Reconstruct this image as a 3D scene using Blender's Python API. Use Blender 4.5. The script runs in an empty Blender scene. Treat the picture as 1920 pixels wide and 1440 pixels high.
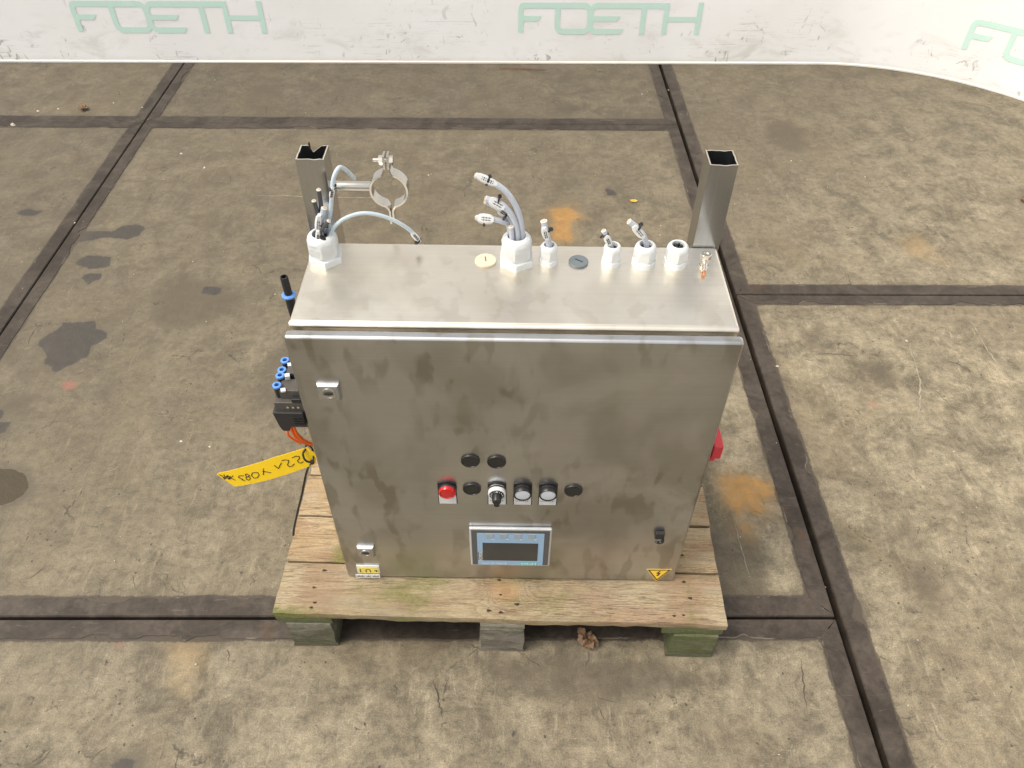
import bpy, bmesh, math, random
import numpy as np
from mathutils import Vector, Matrix, Euler, noise as mnoise

random.seed(7); rng = np.random.default_rng(11)
sc = bpy.context.scene
col = sc.collection

# ------------------------------------------------------------------ camera
cam_d = bpy.data.cameras.new('camera'); cam = bpy.data.objects.new('camera', cam_d); col.objects.link(cam)
cam_d.sensor_width = 36; cam_d.lens = 1460.79/1920*36; cam_d.clip_start = 0.02; cam_d.clip_end = 200
_R = Matrix.Rotation(0.0023, 3, 'Z') @ Matrix.Rotation(0.7749, 3, 'X') @ Matrix.Rotation(0.012, 3, 'Z')
cam.matrix_world = Matrix.Translation((0.0001, -0.751, 1.4038)) @ _R.to_4x4()
sc.camera = cam

# ------------------------------------------------------------------ light
w = bpy.data.worlds.new("World"); sc.world = w; w.use_nodes = True
nt = w.node_tree; bg = nt.nodes['Background']
sky = nt.nodes.new('ShaderNodeTexSky'); sky.sky_type = 'NISHITA'; sky.sun_disc = False
SUN_D = Vector((0.46, 0.16, -0.84)).normalized()          # the way the light travels
sky.sun_elevation = math.asin(-SUN_D.z)
sky.sun_rotation = math.atan2(-SUN_D.x, -SUN_D.y)
sky.dust_density = 4.0; sky.air_density = 1.0; sky.ozone_density = 1.0
hs = nt.nodes.new('ShaderNodeHueSaturation'); hs.inputs['Saturation'].default_value = 0.28
tint = nt.nodes.new('ShaderNodeMix'); tint.data_type = 'RGBA'; tint.blend_type = 'MULTIPLY'
tint.inputs[0].default_value = 1; tint.inputs[7].default_value = (1.0, 0.955, 0.86, 1)
nt.links.new(sky.outputs[0], hs.inputs['Color']); nt.links.new(hs.outputs[0], tint.inputs[6])
nt.links.new(tint.outputs[2], bg.inputs[0]); bg.inputs[1].default_value = 0.15
sd = bpy.data.lights.new('sun', 'SUN'); sd.energy = 0.85; sd.angle = math.radians(24); sd.color = (1, 0.90, 0.74)
so = bpy.data.objects.new('sun', sd); col.objects.link(so); so.rotation_euler = SUN_D.to_track_quat('-Z', 'Y').to_euler()
so.location = (-3, 1, 5)
sc.view_settings.view_transform = 'Standard'; sc.view_settings.look = 'None'
sc.view_settings.gamma = 1; sc.view_settings.use_curve_mapping = False
sc.view_settings.exposure = 0.92

# ------------------------------------------------------------------ material helpers
class NT:
    def __init__(s, name):
        s.m = bpy.data.materials.new(name); s.m.use_nodes = True
        s.t = s.m.node_tree; s.b = s.t.nodes['Principled BSDF']
        s.tc = s.t.nodes.new('ShaderNodeTexCoord'); s.obj = s.tc.outputs['Object']
    def L(s, a, b): s.t.links.new(a, b)
    def put(s, sock, v):
        if isinstance(v, bpy.types.NodeSocket): s.L(v, sock)
        elif isinstance(v, (tuple, list)) and len(v) == 3 and sock.type == 'RGBA': sock.default_value = (*v, 1)
        else: sock.default_value = v
    def vec(s, v, scale=(1, 1, 1), rot=(0, 0, 0), loc=(0, 0, 0)):
        n = s.t.nodes.new('ShaderNodeMapping'); s.L(v, n.inputs[0])
        n.inputs[1].default_value = loc; n.inputs[2].default_value = rot; n.inputs[3].default_value = scale
        return n.outputs[0]
    def noise(s, v, scale, detail=4, rough=.55, dist=0, color=False):
        n = s.t.nodes.new('ShaderNodeTexNoise'); s.L(v, n.inputs['Vector'])
        n.inputs['Scale'].default_value = scale; n.inputs['Detail'].default_value = detail
        n.inputs['Roughness'].default_value = rough; n.inputs['Distortion'].default_value = dist
        return n.outputs['Color' if color else 'Fac']
    def voro(s, v, scale, feat='F1', rnd=1):
        n = s.t.nodes.new('ShaderNodeTexVoronoi'); n.feature = feat; s.L(v, n.inputs['Vector'])
        n.inputs['Scale'].default_value = scale; n.inputs['Randomness'].default_value = rnd
        return n.outputs['Distance']
    def ramp(s, f, stops, interp='LINEAR'):
        n = s.t.nodes.new('ShaderNodeValToRGB'); s.L(f, n.inputs[0]); e = n.color_ramp.elements
        n.color_ramp.interpolation = interp
        while len(e) < len(stops): e.new(.5)
        for k, (p, c) in zip(e, stops):
            k.position = p; k.color = (c, c, c, 1) if isinstance(c, (int, float)) else (*c, 1)
        return n.outputs[0]
    def rng(s, f, a, b, c=0, d=1):
        n = s.t.nodes.new('ShaderNodeMapRange'); n.interpolation_type = 'SMOOTHSTEP'
        s.put(n.inputs[0], f)
        for i, x in enumerate((a, b, c, d)): s.put(n.inputs[i+1], x)
        return n.outputs[0]
    def mix(s, f, a, b, blend='MIX'):
        n = s.t.nodes.new('ShaderNodeMix'); n.data_type = 'RGBA'; n.blend_type = blend
        s.put(n.inputs[0], f); s.put(n.inputs[6], a); s.put(n.inputs[7], b)
        return n.outputs[2]
    def math(s, op, a, b=0, c=0):
        n = s.t.nodes.new('ShaderNodeMath'); n.operation = op
        s.put(n.inputs[0], a); s.put(n.inputs[1], b); s.put(n.inputs[2], c); return n.outputs[0]
    def vadd(s, a, b, k=1):
        m = s.t.nodes.new('ShaderNodeVectorMath'); m.operation = 'MULTIPLY_ADD'
        s.L(b, m.inputs[0]); m.inputs[1].default_value = (k, k, k); s.L(a, m.inputs[2]); return m.outputs[0]
    def attr(s, name):
        n = s.t.nodes.new('ShaderNodeAttribute'); n.attribute_name = name; return n.outputs['Fac']
    def sep(s, v, i):
        n = s.t.nodes.new('ShaderNodeSeparateXYZ'); s.L(v, n.inputs[0]); return n.outputs[i]
    def rand(s):
        return s.t.nodes.new('ShaderNodeObjectInfo').outputs['Random']
    def bump(s, h, strength=.3, dist=.001, prev=None):
        n = s.t.nodes.new('ShaderNodeBump'); s.put(n.inputs['Height'], h)
        n.inputs['Strength'].default_value = strength; n.inputs['Distance'].default_value = dist
        if prev is not None: s.L(prev, n.inputs['Normal'])
        return n.outputs[0]
    def out(s, color=None, rough=None, metal=None, normal=None, **kw):
        for k, v in (('Base Color', color), ('Roughness', rough), ('Metallic', metal), ('Normal', normal)):
            if v is not None: s.put(s.b.inputs[k], v)
        for k, v in kw.items(): s.put(s.b.inputs[k.replace('_', ' ')], v)
        return s.m

def simple(name, c, rough=.5, metal=0, var=.12, scale=60, bump=.05, **kw):
    n = NT(name)
    f = n.noise(n.obj, scale, 4)
    c2 = tuple(max(0, x*(1-var)) for x in c); c3 = tuple(min(1, x*(1+var)) for x in c)
    big = n.noise(n.obj, scale*.15, 3)
    co = n.mix(n.rng(big, .4, .65), n.ramp(f, [(.3, c2), (.7, c3)]), tuple(x*.94 for x in c))
    return n.out(co, n.math('MULTIPLY_ADD', f, .15, rough-.07), metal, n.bump(f, bump, .0005), **kw)

# concrete ---------------------------------------------------------
def make_concrete():
    n = NT('worn_concrete'); P = n.obj
    big = n.noise(P, 1.7, 5, .6, .4)
    mid = n.noise(P, 9.5, 9, .74, .45)
    fine = n.noise(P, 48, 8, .76, .4)
    grit = n.noise(P, 380, 3, .6)
    st1 = n.noise(n.vec(P, (11, 60, 1), (0, 0, .5)), 1.0, 6, .65, 1.4)
    st2 = n.noise(n.vec(P, (70, 13, 1), (0, 0, .35)), 1.0, 6, .65, 1.2)
    a = n.mix(n.rng(mid, .32, .70), (.076, .066, .048), (.212, .187, .138))
    a = n.mix(n.math('MULTIPLY', n.rng(big, .45, .66), .55), a, (.128, .108, .077))
    a = n.mix(n.math('MULTIPLY', n.rng(n.noise(n.vec(P, loc=(5, 2, 0)), 4.2, 8, .72, .5), .52, .70), .42), a, (.270, .240, .180))
    a = n.mix(n.math('MULTIPLY', n.rng(st1, .50, .72), .34), a, (.070, .060, .046))
    a = n.mix(n.math('MULTIPLY', n.rng(st2, .54, .74), .38), a, (.300, .272, .208))
    a = n.mix(.8, a, n.ramp(fine, [(.32, .46), (.5, 1.0), (.68, 1.42)]), 'MULTIPLY')
    a = n.mix(.9, a, n.ramp(grit, [(.3, .66), (.5, 1.0), (.70, 1.34)]), 'MULTIPLY')
    # greenish brown cast in wide patches
    a = n.mix(n.math('MULTIPLY', n.rng(n.noise(n.vec(P, loc=(9, 1, 0)), 2.4, 4, .6, .8), .50, .68), .30), a, (.130, .102, .058))
    # dimmer light towards the far left painted into the colour, with some dirt
    yy = n.math('ADD', n.sep(P, 1), n.math('MULTIPLY', n.sep(P, 0), -.75))
    a = n.mix(n.math('MULTIPLY', n.rng(n.math('ADD', yy, n.math('MULTIPLY', mid, .9)), .3, 2.1), .62), a, (.062, .053, .040))
    # hairline crazing and gouges
    dv = n.vadd(P, n.noise(P, 14, 4, .6, color=True), .07)
    cr = n.voro(dv, 9, 'DISTANCE_TO_EDGE')
    crm = n.math('MULTIPLY', n.rng(cr, .022, .0), n.rng(n.noise(n.vec(P, loc=(3, 7, 0)), 8, 5, .7), .54, .62))
    a = n.mix(n.math('MULTIPLY', crm, .75), a, (.034, .029, .024))
    sw = n.noise(n.vec(P, (120, 22, 1), (0, 0, -.6)), 1, 3, .6, 2.2)
    a = n.mix(n.math('MULTIPLY', n.rng(sw, .665, .72), .45), a, (.042, .037, .030))
    sw2 = n.noise(n.vec(P, (25, 150, 1), (0, 0, -.25)), 1, 3, .6, 2.0)
    a = n.mix(n.math('MULTIPLY', n.rng(sw2, .67, .73), .30), a, (.36, .33, .27))
    pit = n.voro(n.vadd(P, n.noise(P, 30, 2, color=True), .02), 42)
    pm = n.math('MULTIPLY', n.rng(pit, .13, .06), n.rng(n.noise(P, 11, 3), .50, .57))
    pit2 = n.voro(n.vadd(P, n.noise(P, 60, 2, color=True), .01), 95)
    pm = n.math('MAXIMUM', pm, n.math('MULTIPLY', n.math('MULTIPLY', n.rng(pit2, .15, .08), n.rng(n.noise(n.vec(P, loc=(2, 8, 0)), 9, 4, .6), .52, .60)), .8))
    a = n.mix(n.math('MULTIPLY', pm, .85), a, (.030, .026, .022))
    # stains, and painted pallet and cabinet shade, with shapes of their own (signed distances stored on the mesh, broken up by noise)
    wob = n.math('MULTIPLY_ADD', n.noise(P, 38, 5, .7), .022, -.011)
    wob2 = n.math('MULTIPLY_ADD', n.noise(P, 14, 6, .75), .12, -.06)
    def dist(k, wv): return n.math('ADD', n.attr(k), wv)
    a = n.mix(n.math('MULTIPLY', n.rng(dist('d_stain_shade', n.math('MULTIPLY', wob2, .7)), -.035, .02), .66), a, (.060, .050, .037))
    a = n.mix(n.math('MULTIPLY', n.rng(dist('d_orange', wob2), -.05, .03), .55), a, (.20, .125, .050))
    om = n.math('MULTIPLY', n.rng(dist('d_orange', n.math('MULTIPLY', wob, 1.8)), -.010, .014), n.rng(n.noise(P, 45, 6, .75), .34, .60, .20, .80))
    a = n.mix(om, a, n.ramp(n.noise(P, 24, 5), [(.3, (.20, .105, .028)), (.7, (.28, .155, .045))]))
    a = n.mix(n.math('MULTIPLY', n.rng(dist('d_pale', wob2), -.03, .03), .30), a, (.28, .19, .08))
    a = n.mix(n.math('MULTIPLY', n.rng(dist('d_red', wob), -.006, .008), .40), a, (.26, .085, .075))
    a = n.mix(n.math('MULTIPLY', n.rng(dist('d_dark', n.math('MULTIPLY', wob2, .35)), -.022, .0), .38), a, (.070, .060, .048))
    dm = n.math('MULTIPLY', n.rng(dist('d_dark', n.math('MULTIPLY', wob, 1.25)), -.0025, .0025), n.rng(n.noise(P, 28, 6, .7), .25, .6, .80, .97))
    a = n.mix(dm, a, n.ramp(fine, [(.3, (.024, .022, .021)), (.7, (.040, .036, .033))]))
    wet = dist('d_wet', n.math('MULTIPLY', wob, .6))
    a = n.mix(n.math('MULTIPLY', n.rng(wet, -.03, -.004), .5), a, (.055, .048, .040))
    wm = n.rng(wet, -.002, .002)
    a = n.mix(wm, a, (.040, .031, .017))
    # dirt packed along the steel edging
    ed = n.math('ADD', n.attr('d_edge'), n.math('MULTIPLY_ADD', n.noise(P, 20, 7, .8), .026, -.013))
    a = n.mix(n.math('MULTIPLY', n.rng(ed, .0075, .003), .9), a, (.033, .027, .023))
    a = n.mix(n.math('MULTIPLY', n.rng(ed, .04, .0), .28), a, (.070, .057, .044))
    tone = n.ramp(n.rand(), [(0, (1.08, 1.05, 1.00)), (.5, (1.36, 1.32, 1.24)), (1, (1.20, 1.17, 1.12))])
    a = n.mix(1.0, a, tone, 'MULTIPLY')
    h = n.math('ADD', n.math('MULTIPLY', fine, .8), n.math('MULTIPLY', grit, .35))
    h = n.math('SUBTRACT', h, n.math('MULTIPLY', n.math('MAXIMUM', pm, crm), 1.0))
    ro = n.math('MULTIPLY_ADD', fine, .25, .62)
    ro = n.math('SUBTRACT', ro, n.math('MULTIPLY', dm, .16))
    ro = n.mix(wm, ro, (.12, .12, .12))
    b1 = n.bump(h, .55, .0016); b2 = n.bump(mid, .35, .006, b1)
    return n.out(a, ro, 0, b2)

def make_edging():
    n = NT('old_edge_steel'); P = n.obj
    f = n.noise(P, 70, 7, .7); g = n.noise(P, 9, 5, .65, 1)
    a = n.mix(n.rng(g, .35, .68), (.037, .029, .023), (.076, .061, .050))
    a = n.mix(.85, a, n.ramp(f, [(.3, .62), (.7, 1.4)]), 'MULTIPLY')
    a = n.mix(n.math('MULTIPLY', n.rng(n.noise(n.vec(P, loc=(4, 4, 0)), 6, 5, .7), .60, .72), .5), a, (.11, .055, .026))
    sc_ = n.noise(n.vec(P, (18, 160, 1), (0, 0, .8)), 1, 3, .6, 1)
    a = n.mix(n.math('MULTIPLY', n.rng(sc_, .66, .70), .4), a, (.15, .13, .115))
    e = n.math('MULTIPLY', n.attr('inner'), n.rng(n.noise(P, 7, 5, .7), .55, .62))
    a = n.mix(n.math('MULTIPLY', e, .7), a, (.28, .24, .20))
    return n.out(a, n.math('MULTIPLY_ADD', f, .25, .42), .35, n.bump(f, .35, .001))

def make_steel(name, base=(.62, .60, .56), dark=(.47, .44, .39), rough=.27, axis='x', smudge=1.0, streak=True):
    n = NT(name); P = n.obj
    sm = n.noise(n.vec(P, (1.2, 1, .8), (0, .5, 0)), 6.0, 3, .5, .25); sm2 = n.noise(n.vec(P, (1.3, 1, .55), (0, -.35, 0), (3, 3, 3)), 26, 2, .45, .2)
    s = {'x': (2.5, 420, 420), 'z': (420, 420, 2.5), 'y': (420, 2.5, 420)}[axis]
    br = n.noise(n.vec(P, s), 1, 4, .6)
    m1 = n.rng(sm, .42, .62); m2 = n.math('MULTIPLY', n.rng(sm2, .50, .62), n.rng(n.noise(n.vec(P, loc=(7, 0, 2)), 4.5, 2, .5), .42, .58))
    msk = n.math('MINIMUM', n.math('ADD', n.math('MULTIPLY', m1, .55), n.math('MULTIPLY', m2, .60)), 1)
    pale = n.math('MULTIPLY', n.rng(n.noise(n.vec(P, (1, 1, 1.6), (0, .9, 0), (1, 5, 2)), 5, 4, .55, .5), .50, .68), .5*smudge)
    c = n.mix(n.math('MULTIPLY', msk, .62*smudge), base, dark)
    c = n.mix(pale, c, tuple(x*1.13 for x in base))
    c = n.mix(.5, c, n.ramp(br, [(.3, .93), (.7, 1.06)]), 'MULTIPLY')
    r = n.math('ADD', n.math('MULTIPLY_ADD', msk, .05*smudge, rough), n.math('MULTIPLY_ADD', br, .02, -.01))
    wav = n.noise(P, 3.2, 2, .5)
    b = n.bump(wav, .07, .006)
    return n.out(c, r, 1.0, b, Anisotropic=.1)

def make_wood(name, c1, c2, c3, green=.5, knot=None, mosscol=((.062, .078, .014), (.175, .175, .040))):
    n = NT(name)
    if knot is None:
        rd = n.rand(); cx = n.t.nodes.new('ShaderNodeCombineXYZ')
        for i, k in enumerate((13.7, 5.1, 3.3)): n.L(n.math('MULTIPLY', rd, k), cx.inputs[i])
        P = n.vadd(n.obj, cx.outputs[0], 1)
    else: P = n.obj
    g1 = n.noise(n.vec(P, (1.5, 15, 9)), 1.0, 3, .45, .25)
    if knot is not None:
        kd = n.t.nodes.new('ShaderNodeVectorMath'); kd.operation = 'LENGTH'
        n.L(n.vadd(n.vec(P, (1, 1.25, 0), (0, 0, 0), (-knot[0], -knot[1]*1.25, 0)), n.noise(P, 40, 2, color=True), .004), kd.inputs[0]); kd = kd.outputs['Value']
        g1 = n.math('ADD', g1, n.math('MULTIPLY', n.math('POWER', 2.718, n.math('MULTIPLY', kd, -55)), 1.1))
    rings = n.math('FRACT', n.math('MULTIPLY', g1, 19))
    rl = n.math('MULTIPLY', n.rng(rings, .35, .90), n.rng(rings, 1.0, .92))
    fib = n.noise(n.vec(P, (16, 560, 420)), 1, 5, .68)
    fib2 = n.noise(n.vec(P, (26, 760, 400)), 1, 4, .7)
    spk = n.noise(n.vec(P, (160, 620, 400)), 1, 3, .6)
    blo = n.noise(n.vec(P, (4, 9, 9)), 1.6, 5, .6, .6)
    a = n.mix(n.rng(blo, .36, .62), c1, c2)
    a = n.mix(n.math('MULTIPLY', n.rng(n.noise(n.vec(P, (7, 14, 14), loc=(3, 1, 2)), 1, 5, .65), .50, .62), .75), a, c3)
    a = n.mix(n.math('MULTIPLY', rl, .30), a, tuple(x*.50 for x in c3))
    a = n.mix(.95, a, n.ramp(fib, [(.28, .66), (.50, 1.0), (.72, 1.18)]), 'MULTIPLY')
    a = n.mix(.6, a, n.ramp(spk, [(.32, .60), (.52, 1.0), (.7, 1.2)]), 'MULTIPLY')
    chk = n.math('MULTIPLY', n.rng(fib2, .555, .62), n.rng(n.noise(n.vec(P, (5, 30, 30)), 1, 3), .42, .56))
    a = n.mix(n.math('MULTIPLY', chk, .80), a, (.050, .032, .020))
    grey = n.rng(n.noise(n.vec(P, (3, 22, 22), loc=(1, 4, 7)), 1, 5, .65), .50, .66)
    a = n.mix(n.math('MULTIPLY', grey, .30), a, (.27, .245, .20))
    if knot is not None:
        ex = n.math('ABSOLUTE', n.math('ADD', n.sep(P, 0), n.math('MULTIPLY_ADD', n.noise(P, 18, 4, .6), .10, -.05)))
        a = n.mix(n.math('MULTIPLY', n.math('MULTIPLY', n.rng(ex, .275, .325), n.rng(ex, .385, .345)), .45), a, (.20, .115, .065))
        a = n.mix(n.math('MULTIPLY', n.rng(kd, .012, .007), .7), a, (.20, .125, .065))
        a = n.mix(n.math('MULTIPLY', n.rng(kd, .040, .016), .40), a, (.40, .235, .10))
    ma = n.attr('moss')
    mo = n.math('MULTIPLY', n.rng(n.math('ADD', ma, n.math('MULTIPLY_ADD', n.noise(n.vec(P, (7, 18, 18)), 2, 7, .75), 1.3, -.65)), .36, .80), green)
    mo = n.math('MULTIPLY', mo, n.rng(fib, .25, .6, .65, 1))
    a = n.mix(mo, a, n.ramp(n.noise(P, 170, 4, .7), [(.3, mosscol[0]), (.7, mosscol[1])]))
    h = n.math('SUBTRACT', n.math('MULTIPLY', fib, .7), n.math('ADD', n.math('MULTIPLY', chk, .9), n.math('MULTIPLY', rl, .3)))
    return n.out(a, n.math('MULTIPLY_ADD', fib, .2, .62), 0, n.bump(h, .5, .0010))

M = {}
M['concrete'] = make_concrete(); M['edging'] = make_edging()
M['steel_box'] = make_steel('box_stainless', (.88, .825, .73), (.66, .605, .52), rough=.30, smudge=1.3)
M['steel_door'] = make_steel('door_stainless', (.54, .548, .565), (.30, .285, .25), .30, smudge=1.35)
M['steel_post'] = make_steel('tube_stainless', (.53, .55, .58), (.40, .41, .42), .20, 'z', .6)
M['steel_clamp'] = make_steel('clamp_stainless', (.60, .58, .54), (.45, .43, .40), .19, 'y', .4)
M['steel_rim'] = make_steel('cut_steel_rim', (.82, .76, .66), (.60, .50, .38), .36, 'x', .7)
M['cast'] = simple('cast_zinc', (.46, .47, .48), .36, .85, .08, 90)
M['nickel'] = simple('nickel_plate', (.72, .68, .62), .18, 1, .1, 120)
M['copper'] = simple('copper_end', (.62, .28, .15), .35, 1, .1, 200)
M['gland_w'] = simple('pale_gland_nylon', (.62, .65, .675), .42, 0, .05, 50, .04)
M['gland_in'] = simple('gland_seal_rubber', (.012, .012, .014), .6)
M['cable'] = simple('grey_cable_sheath', (.44, .48, .56), .42, 0, .06, 90)
M['cable_l'] = simple('light_blue_grey_cable', (.47, .56, .64), .40, 0, .06, 90)
M['cable_d'] = simple('dark_cable_sheath', (.06, .062, .07), .45)
M['tape'] = simple('white_marker_sleeve', (.62, .64, .66), .45, 0, .04)
M['blackp'] = simple('black_plastic', (.016, .016, .018), .35, 0, .2)
M['blackm'] = simple('black_matt_plastic', (.022, .021, .023), .50, 0, .2)
M['valve'] = simple('anthracite_valve_body', (.085, .078, .072), .50, .2, .12, 120)
M['blue'] = simple('blue_release_ring', (.10, .27, .70), .35, 0, .05)
M['blue_d'] = simple('dark_blue_bore', (.005, .02, .12), .5)
M['orange'] = simple('orange_cable_sheath', (.86, .15, .015), .42, 0, .06)
M['redp'] = simple('red_switch_plastic', (.62, .045, .065), .42, 0, .06)
M['yellow'] = simple('yellow_tag_plastic', (.80, .54, .012), .42, 0, .04, 30)
M['ink'] = simple('black_marker_ink', (.02, .015, .012), .5)
M['white'] = simple('white_label_plastic', (.62, .64, .67), .35, 0, .03)
M['lens_w'] = simple('white_button_lens', (.56, .60, .68), .22, 0, .03, Coat_Weight=.4)
M['lens_r'] = simple('red_lamp_lens', (.50, .006, .012), .12, 0, .06, 40, .02, Coat_Weight=.6)
M['hmi_frame'] = simple('panel_silver_frame', (.62, .64, .67), .32, .5, .03)
M['hmi_dark'] = simple('panel_grey_foil', (.085, .088, .095), .45, 0, .05)
M['hmi_blue'] = simple('panel_blue_foil', (.28, .43, .62), .42, 0, .04)
M['hmi_key'] = simple('panel_grey_key', (.30, .36, .42), .4, 0, .05)
M['hmi_screen'] = simple('dark_screen_glass', (.045, .047, .050), .16, 0, .05)
M['teal'] = simple('teal_print', (.05, .50, .50), .5)
M['signy'] = simple('warning_yellow_film', (.90, .60, .06), .45, 0, .03)
M['signb'] = simple('warning_black_film', (.045, .02, .012), .5)
M['cream'] = simple('cream_blanking_plug', (.58, .54, .42), .40, 0, .06, 70)
M['greyp'] = simple('slate_grey_blanking_plug', (.13, .155, .175), .40, 0, .06)
M['copper_core'] = simple('cable_core_end', (.75, .55, .40), .5, 0, .5, 900)
M['bark'] = simple('splinter_wood', (.11, .065, .038), .7, 0, .35, 120, .3)
M['leaf'] = simple('dry_leaf', (.19, .115, .068), .7, 0, .35, 90, .4)
M['leafy'] = simple('yellow_leaf_bit', (.62, .36, .05), .6, 0, .25, 150)
M['rust_nail'] = simple('rusty_nail_head', (.055, .032, .022), .6, .5, .4, 300)
M['chips'] = simple('pale_chips', (.55, .50, .42), .7, 0, .4, 25)
M['grit'] = simple('joint_grit', (.014, .011, .009), .9, 0, .7, 260, .8)
M['crack'] = simple('dark_crack', (.060, .052, .042), .9, 0, .4, 60)
M['scratch'] = simple('pale_scratch', (.27, .245, .19), .8, 0, .3, 80)
M['wood_top'] = make_wood('weathered_deck_wood', (.265, .203, .120), (.335, .272, .175), (.275, .185, .118), .92, (.012, .006))
M['wood_side'] = make_wood('orange_deck_wood', (.30, .212, .116), (.37, .292, .185), (.265, .168, .095), .85)
M['wood_str'] = make_wood('mossy_stringer_wood', (.24, .22, .18), (.32, .30, .25), (.20, .16, .11), .9, None, ((.022, .034, .006), (.080, .105, .018)))
M['wood_blk'] = make_wood('grey_block_wood', (.150, .140, .118), (.225, .21, .18), (.12, .105, .08), .8, None, ((.022, .030, .012), (.075, .085, .028)))

def make_wall():
    n = NT('white_backdrop_film'); P = n.obj
    z = n.sep(P, 2)
    low = n.rng(z, .30, .02)
    a = n.mix(n.rng(n.noise(P, 2.2, 3), .35, .65), (.86, .875, .91), (.82, .83, .85))
    dirt = n.math('MULTIPLY', n.rng(n.noise(n.vec(P, (1, 1, 2.2)), 6, 6, .65, .6), .50, .74), n.math('MULTIPLY_ADD', low, .40, .04))
    a = n.mix(dirt, a, (.46, .44, .41))
    v = n.vec(P, (16, 16, 9), (0, .5, .2))
    sc1 = n.noise(v, 1.0, 4, .6, 3.0)
    sc2 = n.noise(n.vec(P, (4, 4, 90), (0, .15, 0)), 1, 5, .7, 2.0)
    k = n.noise(n.vec(P, loc=(2, 0, 5)), 5, 3, .6)
    km = n.rng(k, .50, .60)
    s1 = n.math('MULTIPLY', n.math('MULTIPLY', n.rng(sc1, .60, .66), km), n.math('MULTIPLY_ADD', low, .55, .12))
    s2 = n.math('MULTIPLY', n.math('MULTIPLY', n.rng(sc2, .58, .66), km), n.math('MULTIPLY_ADD', low, .6, .1))
    a = n.mix(n.math('MAXIMUM', s1, s2), a, (.26, .25, .235))
    foot = n.math('ADD', z, n.math('MULTIPLY_ADD', n.noise(P, 9, 5, .7), .03, -.015))
    a = n.mix(n.math('MULTIPLY', n.rng(foot, .035, .0), .35), a, (.42, .38, .32))
    return n.out(a, .45, 0, n.bump(n.noise(P, 3, 2), .15, .01))
M['wall'] = make_wall()
M['rim'] = simple('backdrop_bottom_lip', (.72, .70, .66), .35, 0, .03)
def make_print():
    n = NT('mint_green_print')
    a = n.mix(n.rng(n.noise(n.obj, 18, 4, .6), .55, .75), (.55, .76, .71), (.60, .79, .745))
    return n.out(a, .5)
M['mint'] = make_print()

# ------------------------------------------------------------------ mesh helpers
WL = {}
def wl(o):
    v = Vector((0, 0, 0))
    while o is not None: v = v + o.location; o = o.parent
    return v
def link(name, me, parent=None, loc=(0, 0, 0)):
    o = bpy.data.objects.new(name, me); col.objects.link(o)
    if parent is not None: o.parent = parent
    o.location = loc
    return o
def tag(o, label=None, cat=None, group=None, kind=None):
    if label: o['label'] = label
    if cat: o['category'] = cat
    if group: o['group'] = group
    if kind: o['kind'] = kind
    return o
def empty(name, loc):
    o = link(name, None, None, loc); o.empty_display_size = .05; return o

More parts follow.
